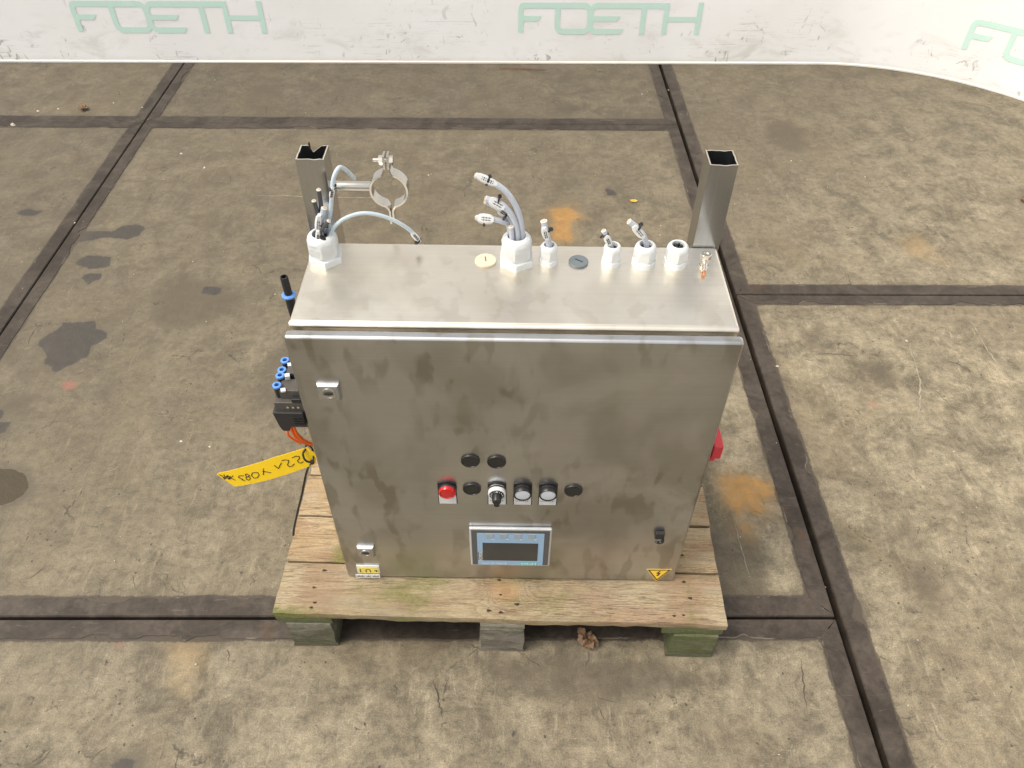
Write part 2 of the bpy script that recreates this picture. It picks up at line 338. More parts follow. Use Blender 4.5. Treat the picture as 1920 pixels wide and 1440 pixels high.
class MB:
    """collects geometry in world coordinates"""
    def __init__(s): s.v = []; s.f = []; s.mi = []
    def add(s, v, f, mi=0):
        k = len(s.v); s.v += [tuple(p) for p in v]; s.f += [tuple(i+k for i in q) for q in f]; s.mi += [mi]*len(f); return s
    def box(s, lo, hi, mi=0, rot=None, piv=None):
        x0, y0, z0 = lo; x1, y1, z1 = hi
        v = [Vector(p) for p in ((x0,y0,z0),(x1,y0,z0),(x1,y1,z0),(x0,y1,z0),(x0,y0,z1),(x1,y0,z1),(x1,y1,z1),(x0,y1,z1))]
        if rot is not None:
            c = Vector(piv) if piv else (Vector(lo)+Vector(hi))/2
            R = rot.to_matrix() if isinstance(rot, Euler) else rot
            v = [R @ (p-c)+c for p in v]
        return s.add(v, [(0,3,2,1),(4,5,6,7),(0,1,5,4),(1,2,6,5),(2,3,7,6),(3,0,4,7)], mi)
    def lathe(s, base, axis, prof, seg=32, hexn=None, mi=0, cap0=True, cap1=True, phase=0):
        """prof: (h, r[, hexness]); hexness 1 = hexagon whose corners reach r"""
        q = Vector(axis).normalized().to_track_quat('Z', 'Y'); base = Vector(base); v = []; f = []
        for p in prof:
            h, r = p[0], p[1]; hx = p[2] if len(p) > 2 else 0
            for i in range(seg):
                t = 2*math.pi*i/seg
                if hx:
                    a = (t+phase) % (math.pi/3) - math.pi/6
                    rr = r*(math.cos(math.pi/6)/math.cos(a)); rr = r*(1-hx)+rr*hx
                else: rr = r
                v.append(base + q @ Vector((rr*math.cos(t), rr*math.sin(t), h)))
        n = len(prof)
        for j in range(n-1):
            for i in range(seg):
                a, b = j*seg+i, j*seg+(i+1) % seg
                f.append((a, b, b+seg, a+seg))
        if cap0: f.append(tuple(reversed(range(seg))))
        if cap1: f.append(tuple((n-1)*seg+i for i in range(seg)))
        return s.add(v, f, mi)
    def tube(s, pts, r, seg=12, mi=0, sub=6, taper=None, flat=1.0, caps=True):
        P = [Vector(p) for p in pts]; path = []
        if sub > 1 and len(P) > 2:
            Q = [P[0]*2-P[1]]+P+[P[-1]*2-P[-2]]
            for i in range(1, len(Q)-2):
                for k in range(sub):
                    t = k/sub; a, b, c, d = Q[i-1], Q[i], Q[i+1], Q[i+2]
                    path.append(.5*((2*b)+(c-a)*t+(2*a-5*b+4*c-d)*t*t+(3*b-3*c+d-a)*t**3))
            path.append(P[-1])
        else: path = P
        v = []; f = []; up = None
        for i, p in enumerate(path):
            d = (path[min(i+1, len(path)-1)]-path[max(i-1, 0)]).normalized()
            if up is None: up = d.orthogonal().normalized()
            up = (up-d*up.dot(d)).normalized(); w_ = d.cross(up)
            rr = r(i/(len(path)-1)) if callable(r) else r
            for k in range(seg):
                t = 2*math.pi*k/seg
                v.append(p+up*math.cos(t)*rr+w_*math.sin(t)*rr*flat)
        for i in range(len(path)-1):
            for k in range(seg):
                a, b = i*seg+k, i*seg+(k+1) % seg
                f.append((a, b, b+seg, a+seg))
        if caps: f.append(tuple(reversed(range(seg)))); f.append(tuple((len(path)-1)*seg+k for k in range(seg)))
        return s.add(v, f, mi)
    def prism(s, pts, plane, d0, d1, mi=0):
        """pts 2D; plane 'xz' extrudes along y, 'xy' along z, 'yz' along x"""
        def P(a, b, c): return {'xz': (a, c, b), 'xy': (a, b, c), 'yz': (c, a, b)}[plane]
        n = len(pts); v = [P(a, b, d0) for a, b in pts]+[P(a, b, d1) for a, b in pts]
        f = [tuple(range(n)), tuple(reversed(range(n, 2*n)))]+[(i, i+n, (i+1) % n+n, (i+1) % n) for i in range(n)]
        return s.add(v, f, mi)
    def build(s, name, mat, parent=None, smooth=True, bevel=0, seg=2, angle=35, loc=None, kind=None, label=None, origin=None):
        """loc None: vertices are world coordinates under parent; origin sets the object's own origin (world)"""
        me = bpy.data.meshes.new(name)
        pw = wl(parent) if parent is not None else Vector((0, 0, 0))
        og = Vector(origin) if origin is not None else pw
        me.from_pydata([tuple(Vector(p)-og) for p in s.v], [], s.f)
        mats = mat if isinstance(mat, (list, tuple)) else [mat]
        for m_ in mats: me.materials.append(m_)
        for p, i in zip(me.polygons, s.mi): p.material_index = i
        bm = bmesh.new(); bm.from_mesh(me)
        bmesh.ops.recalc_face_normals(bm, faces=bm.faces); bm.to_mesh(me); bm.free()
        if smooth:
            me.shade_smooth(); me.set_sharp_from_angle(angle=math.radians(angle))
        me.update()
        o = link(name, me, parent, tuple(og-pw))
        if bevel:
            b = o.modifiers.new('bevel', 'BEVEL'); b.width = bevel; b.segments = seg; b.limit_method = 'ANGLE'; b.angle_limit = math.radians(40); b.harden_normals = True
        if kind: o['kind'] = kind
        if label: o['label'] = label
        return o
def textobj(name, s, size, mat, parent, M4, depth=.0002):
    c = bpy.data.curves.new(name, 'FONT'); c.body = s; c.size = size; c.align_x = 'CENTER'; c.align_y = 'CENTER'; c.extrude = depth; c.resolution_u = 3
    t = bpy.data.objects.new(name+'_src', c); col.objects.link(t)
    bpy.context.view_layer.update()
    me = bpy.data.meshes.new_from_object(t.evaluated_get(bpy.context.evaluated_depsgraph_get()))
    bpy.data.objects.remove(t); me.transform(Matrix.Translation(-wl(parent)) @ M4)
    me.materials.clear(); me.materials.append(mat); me.name = name
    return link(name, me, parent)

# ------------------------------------------------------------------ floor
TH = .016; O0 = Vector((-1.3892, 1.9639, 0)); U = Vector((math.cos(TH), math.sin(TH), 0)); V = Vector((-math.sin(TH), math.cos(TH), 0))
def uv(u, v, z=0): p = O0+U*u+V*v; return (p.x, p.y, z)
ST = {
 'd_dark': [[(-1.226,0.833),(-1.140,0.842),(-1.124,0.813),(-1.089,0.796),(-1.085,0.768),(-1.112,0.740),(-1.103,0.706),(-1.136,0.672),(-1.168,0.639),(-1.185,0.665),(-1.207,0.677),(-1.216,0.714),(-1.250,0.740),(-1.255,0.768),(-1.225,0.808)],
  [(-1.295,1.116),(-1.272,1.138),(-1.203,1.131),(-1.194,1.083),(-1.235,1.069),(-1.295,1.094)],
  [(-1.254,1.031),(-1.239,1.052),(-1.202,1.049),(-1.196,1.028),(-1.222,0.995)],
  [(-1.326,1.261),(-1.288,1.262),(-1.244,1.263),(-1.223,1.297),(-1.175,1.301),(-1.155,1.284),(-1.158,1.237),(-1.184,1.217),(-1.243,1.230),(-1.292,1.215),(-1.335,1.200),(-1.342,1.232)],
  [(-1.588,1.358),(-1.562,1.382),(-1.509,1.365),(-1.526,1.339),(-1.566,1.341)],
  [(-1.251,0.509),(-1.232,0.507),(-1.222,0.490),(-1.225,0.478),(-1.234,0.475)],
  [(-1.243,0.475),(-1.199,0.473),(-1.199,0.453),(-1.205,0.431),(-1.222,0.431)],
  [(-0.889,0.970),(-0.882,0.998),(-0.834,0.991),(-0.832,0.963),(-0.866,0.959)],
  [(0.295,1.540),(0.311,1.547),(0.336,1.519),(0.331,1.502),(0.308,1.504)],
  [(-.671,-.292),(-.655,-.283),(-.634,-.288),(-.64,-.31),(-.67,-.31)],
  [(.003,-.232),(.012,-.228),(.018,-.238),(.008,-.242)]],
 'd_wet': [[(-1.30,0.336),(-1.135,0.334),(-1.097,0.320),(-1.072,0.288),(-1.073,0.259),(-1.101,0.235),(-1.143,0.225),(-1.30,.215)],
           [(-1.20,.20),(-1.12,.20),(-1.085,.185),(-1.10,.165),(-1.20,.16)]],
 'd_stain_shade': [[(-1.005,0.972),(-0.950,1.038),(-0.783,0.952),(-0.777,0.891),(-0.884,0.822),(-0.973,0.842)],
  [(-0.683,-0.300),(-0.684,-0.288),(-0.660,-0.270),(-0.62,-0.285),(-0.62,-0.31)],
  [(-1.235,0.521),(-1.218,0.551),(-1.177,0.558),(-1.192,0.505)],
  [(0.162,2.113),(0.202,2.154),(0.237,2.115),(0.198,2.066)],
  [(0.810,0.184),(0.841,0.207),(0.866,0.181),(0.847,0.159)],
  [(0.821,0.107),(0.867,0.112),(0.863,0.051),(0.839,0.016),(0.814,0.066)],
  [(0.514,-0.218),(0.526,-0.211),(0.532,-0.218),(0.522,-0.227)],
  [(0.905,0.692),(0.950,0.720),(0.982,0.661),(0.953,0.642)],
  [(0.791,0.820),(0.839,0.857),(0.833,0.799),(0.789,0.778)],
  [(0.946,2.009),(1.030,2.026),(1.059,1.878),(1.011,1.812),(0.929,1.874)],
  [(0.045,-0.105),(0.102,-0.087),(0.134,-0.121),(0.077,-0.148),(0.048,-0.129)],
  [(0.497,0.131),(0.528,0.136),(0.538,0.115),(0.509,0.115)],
  [(-.06,-.10),(.30,-.10),(.33,-.14),(.20,-.17),(.02,-.155)], [(.40,.02),(.50,.03),(.53,.13),(.47,.22),(.41,.20)], [(-.62,.52),(-.50,.60),(-.44,.80),(-.52,.86),(-.64,.70)], [(-1.005,0.972),(-0.950,1.038),(-0.783,0.952),(-0.777,0.891),(-0.884,0.822),(-0.973,0.842)]],  # patches before and right of the pallet are painted shade; the rest stains
 'd_orange': [[(0.467,0.327),(0.479,0.340),(0.521,0.348),(0.549,0.336),(0.577,0.326),(0.592,0.302),(0.593,0.290),(0.556,0.275),(0.559,0.263),(0.541,0.234),(0.507,0.243),(0.499,0.236),(0.502,0.213),(0.509,0.204),(0.502,0.193),(0.497,0.199),(0.493,0.224),(0.486,0.245),(0.469,0.259),(0.466,0.285)],
  [(0.115,1.414),(0.161,1.436),(0.200,1.401),(0.204,1.370),(0.175,1.345),(0.173,1.244),(0.138,1.240),(0.111,1.256),(0.118,1.314)]],
 'd_pale': [[(-0.651,-0.070),(-0.634,-0.059),(-0.613,-0.062),(-0.578,-0.065),(-0.567,-0.114),(-.59,-.17),(-.62,-.15),(-0.622,-0.118)],
  [(1.183,1.262),(1.260,1.292),(1.275,1.227),(1.272,1.190),(1.305,1.165),(1.196,1.189)]],
 'd_red': [[(-1.134,0.602),(-1.117,0.615),(-1.092,0.609),(-1.091,0.584),(-1.112,0.581)],
  [(0.885,0.584),(0.905,0.573),(0.881,0.552)], [(-0.747,-0.075),(-0.729,-0.071),(-0.729,-0.084),(-0.740,-0.089)]],
}
def sdf(px, py, poly):
    n = len(poly); d = np.full(px.shape, 1e9); ins = np.zeros(px.shape, bool)
    for i in range(n):
        ax, ay = poly[i]; bx, by = poly[(i+1) % n]; ex, ey = bx-ax, by-ay
        t = np.clip(((px-ax)*ex+(py-ay)*ey)/(ex*ex+ey*ey), 0, 1)
        d = np.minimum(d, (px-ax-t*ex)**2+(py-ay-t*ey)**2)
        c = ((ay > py) != (by > py)) & (px < (bx-ax)*(py-ay)/(by-ay+1e-12)+ax)
        ins ^= c
    d = np.sqrt(d); return np.where(ins, d, -d)

fl = MB().add([(-14, -14, -.05), (14, -14, -.05), (14, 14, -.05), (-14, 14, -.05)], [(0, 1, 2, 3)])
floor = fl.build('floor', M['grit'], None, smooth=False, kind='structure')
BW = .040
def lines(a, b, lo, hi, fine=.01, coarse=.25):
    r = [a]
    while r[-1] < b-1e-6:
        x = r[-1]
        if x < lo-1e-6: s_ = min(coarse, lo-x)
        elif x < hi-1e-6: s_ = fine
        else: s_ = coarse
        r.append(min(b, x+s_))
    return np.array(r)
def slab(u0, v0, u1, v1, gaps):
    gl, gr, gb, gt = gaps
    u0 += gl; u1 -= gr; v0 += gb; v1 -= gt
    # world visible window in slab coordinates
    us = lines(u0+.02, u1-.02, -1.0, 3.7); vs = lines(v0+.02, v1-.02, -2.36, .62)
    if u0 > 3.6 or u1 < -1.1 or v1 < -2.4: us = lines(u0+.02, u1-.02, 99, 99); vs = lines(v0+.02, v1-.02, 99, 99)
    UU, VV = np.meshgrid(us, vs); nx, ny = len(us), len(vs)
    X = O0.x+U.x*UU+V.x*VV; Y = O0.y+U.y*UU+V.y*VV
    co = np.stack([X.ravel(), Y.ravel(), np.zeros(X.size)], 1)
    me = bpy.data.meshes.new('concrete_slab')
    i = np.arange(nx*ny).reshape(ny, nx)
    q = np.stack([i[:-1, :-1].ravel(), i[:-1, 1:].ravel(), i[1:, 1:].ravel(), i[1:, :-1].ravel()], 1)
    me.vertices.add(len(co)); me.vertices.foreach_set('co', co.ravel())
    me.loops.add(q.size); me.loops.foreach_set('vertex_index', q.ravel().astype(np.int32))
    me.polygons.add(len(q)); me.polygons.foreach_set('loop_start', np.arange(0, q.size, 4, dtype=np.int32))
    me.update(calc_edges=True)
    px, py = X.ravel(), Y.ravel()
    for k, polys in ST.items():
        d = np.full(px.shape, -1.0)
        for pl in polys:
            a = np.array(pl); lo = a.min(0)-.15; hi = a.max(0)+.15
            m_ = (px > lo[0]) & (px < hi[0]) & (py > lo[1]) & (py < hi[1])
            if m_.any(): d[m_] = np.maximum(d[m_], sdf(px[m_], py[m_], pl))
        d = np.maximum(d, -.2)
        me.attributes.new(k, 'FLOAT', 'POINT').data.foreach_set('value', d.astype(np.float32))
    e = np.minimum.reduce([UU-u0-BW, u1-BW-UU, VV-v0-BW, v1-BW-VV]).ravel()
    me.attributes.new('d_edge', 'FLOAT', 'POINT').data.foreach_set('value', e.astype(np.float32))
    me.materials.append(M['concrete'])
    link('concrete_slab', me, floor)
    # four mitred steel edging bars
    C4 = [(u0, v0), (u1, v0), (u1, v1), (u0, v1)]
    inner = [(u0+BW, v0+BW), (u1-BW, v0+BW), (u1-BW, v1-BW), (u0+BW, v1-BW)]
    ctr = np.array([(u0+u1)/2, (v0+v1)/2])
    for k in range(4):
        A = np.array(C4[k]); B = np.array(C4[(k+1) % 4]); a = np.array(inner[k]); b = np.array(inner[(k+1) % 4])
        Ln = np.hypot(*(B-A)); n = int(Ln/.008); nrm = np.array([-(B-A)[1], (B-A)[0]])/Ln
        if nrm @ (ctr-A) < 0: nrm = -nrm
        notches = [(random.uniform(.05, .95), random.uniform(.006, .024), random.uniform(.004, .013)) for _ in range(7)]
        vv = []; att = []
        for j in range(n+1):
            t = j/n; po = A+(B-A)*t; pi = a+(b-a)*t
            rag = mnoise.noise(Vector((po[0]*22, po[1]*22, k*3.)))*.0022+mnoise.noise(Vector((po[0]*90, po[1]*90, 5.)))*.0014
            rag += max(0, mnoise.noise(Vector((po[0]*6, po[1]*6, 9.)))-.25)*.012
            for (c_, w_, dp) in notches:
                if .04 < t < .96: rag -= dp*min(1, max(0, (w_-abs(t-c_))/.007))
            rag *= min(1, j/4, (n-j)/4)
            for off, z, at in ((None, -.05, 0), (0, -.0018, 0), (.0022, .0012, 0), ('i3', .0012, 0), ('i', .0012, 1), ('i', -.02, 1)):
                if off is None: p = po
                elif off == 'i': p = pi+nrm*rag
                elif off == 'i3': p = pi+nrm*(rag-.003)
                else: p = po+nrm*off
                # keep chamfer rows inside the mitre
                if off == .0022: p = po+(pi-po)*(off/BW)
                vv.append(uv(p[0], p[1], z)); att.append(at)
        ff = [(j*6+r, j*6+r+1, (j+1)*6+r+1, (j+1)*6+r) for j in range(n) for r in range(5)]
        mb = MB().add(vv, ff); o = mb.build('edging_bar', M['edging'], floor, smooth=False)
        o.data.attributes.new('inner', 'FLOAT', 'POINT').data.foreach_set('value', att)
g = .0022; G = .0062
for r0 in (-6, -4, -2, 0):
    slab(-4, r0, -2, r0+2, (g, g, g, g))
    slab(-2, r0, 0, r0+2, (g, g, g if r0 != -2 else .003, g))
    slab(0, r0, 2, r0+2, (g, G, .003 if r0 == -2 else g, .003 if r0 == -4 else g))
for r0 in (-5.003, -3.003, -1.003, .997):
    slab(2, r0, 4, r0+2, (G, g, g, g))
    slab(4, r0, 6, r0+2, (g, g, g, g))

# cracks, scratches (joined) and loose grit
def ribbon(mb, pts, w0, z=.0005):
    n = len(pts); v = []
    for i, p in enumerate(pts):
        d = Vector(pts[min(i+1, n-1)])-Vector(pts[max(i-1, 0)]); nn = Vector((-d.y, d.x)).normalized()
        w_ = w0*(.25+.75*math.sin(math.pi*(i+.3)/(n-.4)))*random.uniform(.5, 1.4)
        v += [(p[0]+nn.x*w_/2, p[1]+nn.y*w_/2, z), (p[0]-nn.x*w_/2, p[1]-nn.y*w_/2, z)]
    mb.add(v, [(2*i, 2*i+1, 2*i+3, 2*i+2) for i in range(n-1)])
def on_slab(x, y):
    r = Vector((x, y, 0))-O0; u, v = r.dot(U), r.dot(V)
    du = min(abs(u), abs(u-2), abs(u+2)); dv = (min(abs(v), abs(v+2)) if u < 2 else min(abs(v+1.003), abs(v-.997)))
    return du > .055 and dv > .055
def walk(x, y, ln, a, curl, step=.004):
    pts = [(x, y)]; c = random.uniform(-curl, curl)
    for _ in range(max(3, int(ln/step))):
        a += c*step*10+random.gauss(0, .22); x += math.cos(a)*step; y += math.sin(a)*step; pts.append((x, y))
    return pts
ck = MB(); sk = MB()
for i in range(200):
    y = random.uniform(-.34, 1.2) if i % 3 else random.uniform(-.3, 2.4); x = random.uniform(-1.2-.35*y, 1.2+.4*y)
    if not on_slab(x, y): continue
    pts = [p for p in walk(x, y, abs(random.gauss(.018, .022))+.006, random.uniform(0, 6.3), 1.2)]
    if all(on_slab(*p) for p in pts): ribbon(ck, pts, random.uniform(.0003, .0012), .0005+.0002*(i % 5)/5)
for i in range(80):
    y = random.uniform(-.3, 1.3) if i % 3 else random.uniform(1, 2.4); x = random.uniform(-1.2-.35*y, 1.2+.4*y)
    if not on_slab(x, y): continue
    pts = walk(x, y, abs(random.gauss(.02, .03))+.008, random.choice([.3, .5, -.6, 1.2])+random.gauss(0, .4), .2, .006)
    if all(on_slab(*p) for p in pts): ribbon(sk, pts, random.uniform(.0003, .0010), .0008+.0002*(i % 5)/5)
def dens(pl, j=.0012, step=.01):
    r = []
    for (a, b) in zip(pl, pl[1:]):
        n = max(1, int(math.dist(a, b)/step))
        r += [(a[0]+(b[0]-a[0])*k/n+random.gauss(0, j), a[1]+(b[1]-a[1])*k/n+random.gauss(0, j)) for k in range(n)]
    return r+[pl[-1]]
for pl, w_ in (([(1.055, .79), (1.0365, .6561), (.997, .551), (.9657, .4926)], .0034), ([(.48, .2148), (.4838, .1185), (.4863, .0853)], .0018),
              ([(1.2614, .8953), (1.2567, .7662), (1.2661, .6478)], .0032), ([(-.42, 1.47), (-.55, 1.468), (-.85, 1.475)], .004)):
    ribbon(sk, dens(pl), w_, .0011)
for pl in ([(.5476, -.0907), (.534, -.1839)], [(-.1386, -.1383), (-.1171, -.2088)], [(-.33, .19), (-.30, .155), (-.31, .12)], [(.80, .75), (.87, .748), (.905, .742)], [(.93, 1.02), (.975, 1.05), (.98, 1.1)]):
    ribbon(ck, dens(pl, .0015, .005), .0022, .0007)
ck.build('surface_crack', M['crack'], floor, smooth=False, kind='stuff')
sk.build('pale_scratch_marks', M['scratch'], floor, smooth=False, kind='stuff')
db = MB()
def bit(x, y, r, z=0):
    v = []; 
    for i in range(6):
        t = i*math.pi/3; rr = r*random.uniform(.6, 1.2); v.append((x+rr*math.cos(t), y+rr*math.sin(t)*random.uniform(.5, 1), z))
    top = [(x+(p[0]-x)*.55, y+(p[1]-y)*.55, z+r*random.uniform(.3, .7)) for p in v]
    db.add(v+top, [(i, (i+1) % 6, (i+1) % 6+6, i+6) for i in range(6)]+[(6, 7, 8, 9, 10, 11)])
for i in range(210):
    y = random.uniform(-.3, 2.45); x = random.uniform(-1.2-.35*y, 1.2+.4*y)
    if y < .6 and -.42 < x < .4: continue
    bit(x, y, random.uniform(.0007, .0018) if i % 8 else random.uniform(.002, .0042), .0012)
for i in range(90):
    u = 2+random.uniform(-.003, .003); v = random.uniform(-2.3, .4); p = uv(u, v); bit(p[0], p[1], random.uniform(.001, .0026), -.0498)
for i in range(60):
    u = random.uniform(2.05, 4); p = uv(u, -1.003+random.uniform(-.002, .002)); bit(p[0], p[1], random.uniform(.001, .002), -.0498)
for x, y, r in ((-1.816, 2.037, .007), (-1.86, 1.926, .010), (-1.747, 2.056, .005), (-1.18, 1.734, .006), (-1.071, 1.643, .006), (-.775, .42, .0045), (-.703, .405, .004), (1.053, .804, .004)): bit(x, y, r, .001)
tag(db.build('debris', M['chips'], None, smooth=False), 'scattered pale crumbs and grit on the concrete floor and in its joints', 'debris', kind='stuff')

# ------------------------------------------------------------------ backdrop wall (straight, then a quarter round towards the camera)
W0 = Vector((-4.5, 2.424)); WA = math.atan2(.080, 3.32); XE = 1.25; RAD = 1.0
def wpath(s):
    """s = 0 at x = 0 on the straight run; returns point and inward normal"""
    d = Vector((math.cos(WA), math.sin(WA))); p0 = Vector((0, 2.5185)); s1 = XE/d.x
    if s <= s1: return p0+d*s, Vector((d.y, -d.x))
    c = p0+d*s1+Vector((d.y, -d.x))*RAD; L_ = RAD*math.radians(92)
    a = min(s-s1, L_)/RAD
    nn = Vector((d.y, -d.x)); r = -nn
    ra = Vector((r.x*math.cos(-a)-r.y*math.sin(-a), r.x*math.sin(-a)+r.y*math.cos(-a)))
    p = c+ra*RAD; dd = Vector((-ra.y, ra.x))*-1
    if s-s1 > L_: p = p+dd*(s-s1-L_)
    return p, -ra
ss = [-4.6, -3, -1.5, 0, 1.0]+[XE+i*.035 for i in range(0, 47)]+[3.4, 4.4, 5.6]
WH = 2.6
v = []; f = []
for s_ in ss:
    p, nn = wpath(s_); b = p-nn*.018
    v += [(p.x, p.y, .004), (p.x, p.y, WH), (b.x, b.y, WH), (b.x, b.y, .004)]
for i in range(len(ss)-1):
    a = 4*i
    for k in range(4): f.append((a+k, a+(k+1) % 4, a+4+(k+1) % 4, a+4+k))
wall = MB().add(v, f).build('backdrop_wall', M['wall'], None, angle=30)
tag(wall, 'scuffed white curved backdrop wall printed with pale green lettering, standing behind the cabinet', 'wall')
v = []; f = []
for s_ in ss:
    p, nn = wpath(s_); a = p+nn*.005; b = p+nn*.0002
    v += [(b.x, b.y, .001), (a.x, a.y, .001), (a.x, a.y, .007), (b.x, b.y, .010)]
for i in range(len(ss)-1):
    a = 4*i
    for k in range(4): f.append((a+k, a+(k+1) % 4, a+4+(k+1) % 4, a+4+k))
MB().add(v, f).build('bottom_lip', M['rim'], wall, angle=30)
LP = [[(0,.24),(3,.12),(12,.03),(30,0),(45,0),(45,.18),(34,.18),(29,.20),(27,.24)], [(0,.24),(27,.24),(27,.95),(0,.95)], [(27,.42),(122,.42),(100,.59),(27,.59)],
      [(45,0),(346,0),(362,.04),(374,.13),(386,.04),(402,0),(778,0),(778,.18),(45,.18)], [(190,.18),(217,.18),(217,.72),(190,.72)], [(190,.72),(217,.72),(221,.79),(232,.82),(232,1),(212,.97),(195,.87)],
      [(232,.82),(555,.82),(536,1),(402,1),(386,.96),(374,.87),(362,.96),(346,1),(232,1)], [(346,.18),(402,.18),(391,.24),(389,.32),(389,.68),(391,.76),(402,.82),(346,.82),(357,.76),(359,.68),(359,.32),(357,.24)], [(389,.42),(530,.42),(512,.59),(389,.59)],
      [(635,.18),(662,.18),(662,1),(635,1)], [(752,.18),(778,.18),(778,1),(752,1)], [(778,.43),(925,.43),(925,.59),(778,.59)], [(925,-.02),(952,-.02),(952,1),(925,1)]]
for s0, zt, wd in ((-1.79, .246, .765), (0.0, .246, .745), (1.80, .246, .75)):
    bm = bmesh.new()
    for pl in LP:
        vs = [bm.verts.new((s0+x/952*wd, 0, zt-y*.124)) for x, y in pl]; bm.faces.new(vs)
    bm.normal_update(); bmesh.ops.triangulate(bm, faces=bm.faces)
    x = s0+.02
    while x < s0+wd:
        bmesh.ops.bisect_plane(bm, geom=bm.verts[:]+bm.edges[:]+bm.faces[:], plane_co=(x, 0, 0), plane_no=(1, 0, 0)); x += .02
    for vt in bm.verts:
        p, nn = wpath(vt.co.x); q = p+nn*.0012; vt.co = (q.x, q.y, vt.co.z)
    bmesh.ops.recalc_face_normals(bm, faces=bm.faces)
    me = bpy.data.meshes.new('lettering'); bm.to_mesh(me); bm.free(); me.materials.append(M['mint']); link('lettering', me, wall)

# ------------------------------------------------------------------ pallet
pal = empty('wooden_pallet', (-.0137, .22, 0)); pal.rotation_euler.z = -.016
tag(pal, 'weathered wooden pallet with mossy blocks standing on the concrete under the cabinet', 'pallet')
def plank(name, lo, hi, mat, moss, sub=(40, 6, 2), wob=.0009, parent=pal, world=False):
    """subdivided board with slightly uneven faces; coordinates local to the pallet"""
    bm = bmesh.new(); nx, ny, nz = sub
    bmesh.ops.create_cube(bm, size=1)
    L_ = [hi[i]-lo[i] for i in range(3)]
    for i, k in enumerate(sub):
        for j in range(1, k):
            pn = [0, 0, 0]; pn[i] = 1; pc = [0, 0, 0]; pc[i] = -.5+j/k
            bmesh.ops.bisect_plane(bm, geom=bm.verts[:]+bm.edges[:]+bm.faces[:], plane_co=pc, plane_no=pn)
    sd_ = random.uniform(0, 50); vals = []
    c = [(lo[i]+hi[i])/2 for i in range(3)]
    for vt in bm.verts:
        p = Vector([vt.co[i]*L_[i] for i in range(3)])
        q = p*1.0
        edge = sum(1 for i in range(3) if abs(abs(vt.co[i])-.5) < 1e-4)
        n1 = mnoise.noise(Vector((p.x*9+sd_, p.y*9, p.z*9))); n2 = mnoise.noise(Vector((p.x*45+sd_, p.y*45, p.z*45)))
        amp = wob*(1.0 if edge < 2 else 1.8)
        q += Vector((0, (n1*1.2+n2*.7)*amp*(1 if abs(abs(vt.co.y)-.5) < 1e-4 else 0), (n1+n2*.6)*amp*.6))
        if abs(abs(vt.co.x)-.5) < 1e-4: q.x += n2*amp*1.3
        if edge >= 2:
            for i in range(3):
                if abs(abs(vt.co[i])-.5) < 1e-4: q[i] -= math.copysign(.0008+.0006*n2, vt.co[i])
        vt.co = q
        vals.append(moss(p.x+c[0], p.y+c[1], p.z+c[2]))
    me = bpy.data.meshes.new(name); bm.to_mesh(me); bm.free()
    me.attributes.new('moss', 'FLOAT', 'POINT').data.foreach_set('value', vals)
    me.materials.append(mat); me.shade_smooth(); me.set_sharp_from_angle(angle=math.radians(40))
    return link(name, me, parent, c)
def lc(x, y): return (x+.0137, y-.22)      # world to pallet-local (rotation about the pallet's base ignored)
def deck_moss0(x, y, z):
    yf = -.300+.0; d = y-yf
    m_ = 0
    m_ = max(m_, .95*max(0, 1-d/.035)*max(0, 1-(x+.41)/.22))
    m_ = max(m_, .55*math.exp(-((x+.17)/.16)**2)); m_ = max(m_, .50*max(0, 1-d/.04)*math.exp(-((x-.06)/.05)**2))
    m_ = max(m_, .55*max(0, 1-abs(x-.345)/.035)); m_ = max(m_, .38*math.exp(-((x-.05)/.25)**2))
    if z < .104: m_ = max(m_, .9*max(0, 1-(x+.41)/.14))
    return m_
def deck_mossn(x, y, z): return max(.75*math.exp(-((x+.30)/.035)**2), .72*math.exp(-((x-.335)/.016)**2))
ys = -.300; wds = [.1035, .100, .098, .101, .099, .100]
decks = []
for i, wd in enumerate(wds):
    dz = random.uniform(-.0008, .0008)
    o = plank('deck_board', (-.4075+random.uniform(0, .002), ys, .102+dz), (.4075-random.uniform(0, .003), ys+wd, .119+dz), M['wood_top'] if i == 0 else M['wood_side'], deck_moss0 if i == 0 else deck_mossn)
    decks.append((o, ys, wd)); ys += wd+.0035
st = [(-.405, -.303), (-.036, .046), (.292, .402)]
bl = [(-.388, -.306), (-.036, .045), (.314, .397)]
for (a, b), (c, d) in zip(st, bl):
    for k, (ly0, ly1) in enumerate(((-.301, ys),)):
        plank('stringer_board', (a, ly0+.001, .084), (b, ly1, .1018), M['wood_str'], lambda x, y, z: .95 if abs(x) > .25 else .45, (4, 14, 2))
    for ly in (-.3025, -.045, ys-.12):
        plank('pallet_block', (c, ly, .0125), (d, ly+.12, .0838), M['wood_str'] if c > .2 else M['wood_blk'], (lambda x, y, z: .80) if c > .2 else ((lambda x, y, z: .62) if c < -.2 else (lambda x, y, z: .28+(.35 if z > .078 else 0))), (5, 6, 5), .0016)
    plank('bottom_board', (c-.004 if c > -.2 else c, -.3035, .0005), (d+.001, ys, .0123), M['wood_blk'], lambda x, y, z: .85 if abs(x) > .25 else .4, (3, 14, 1))
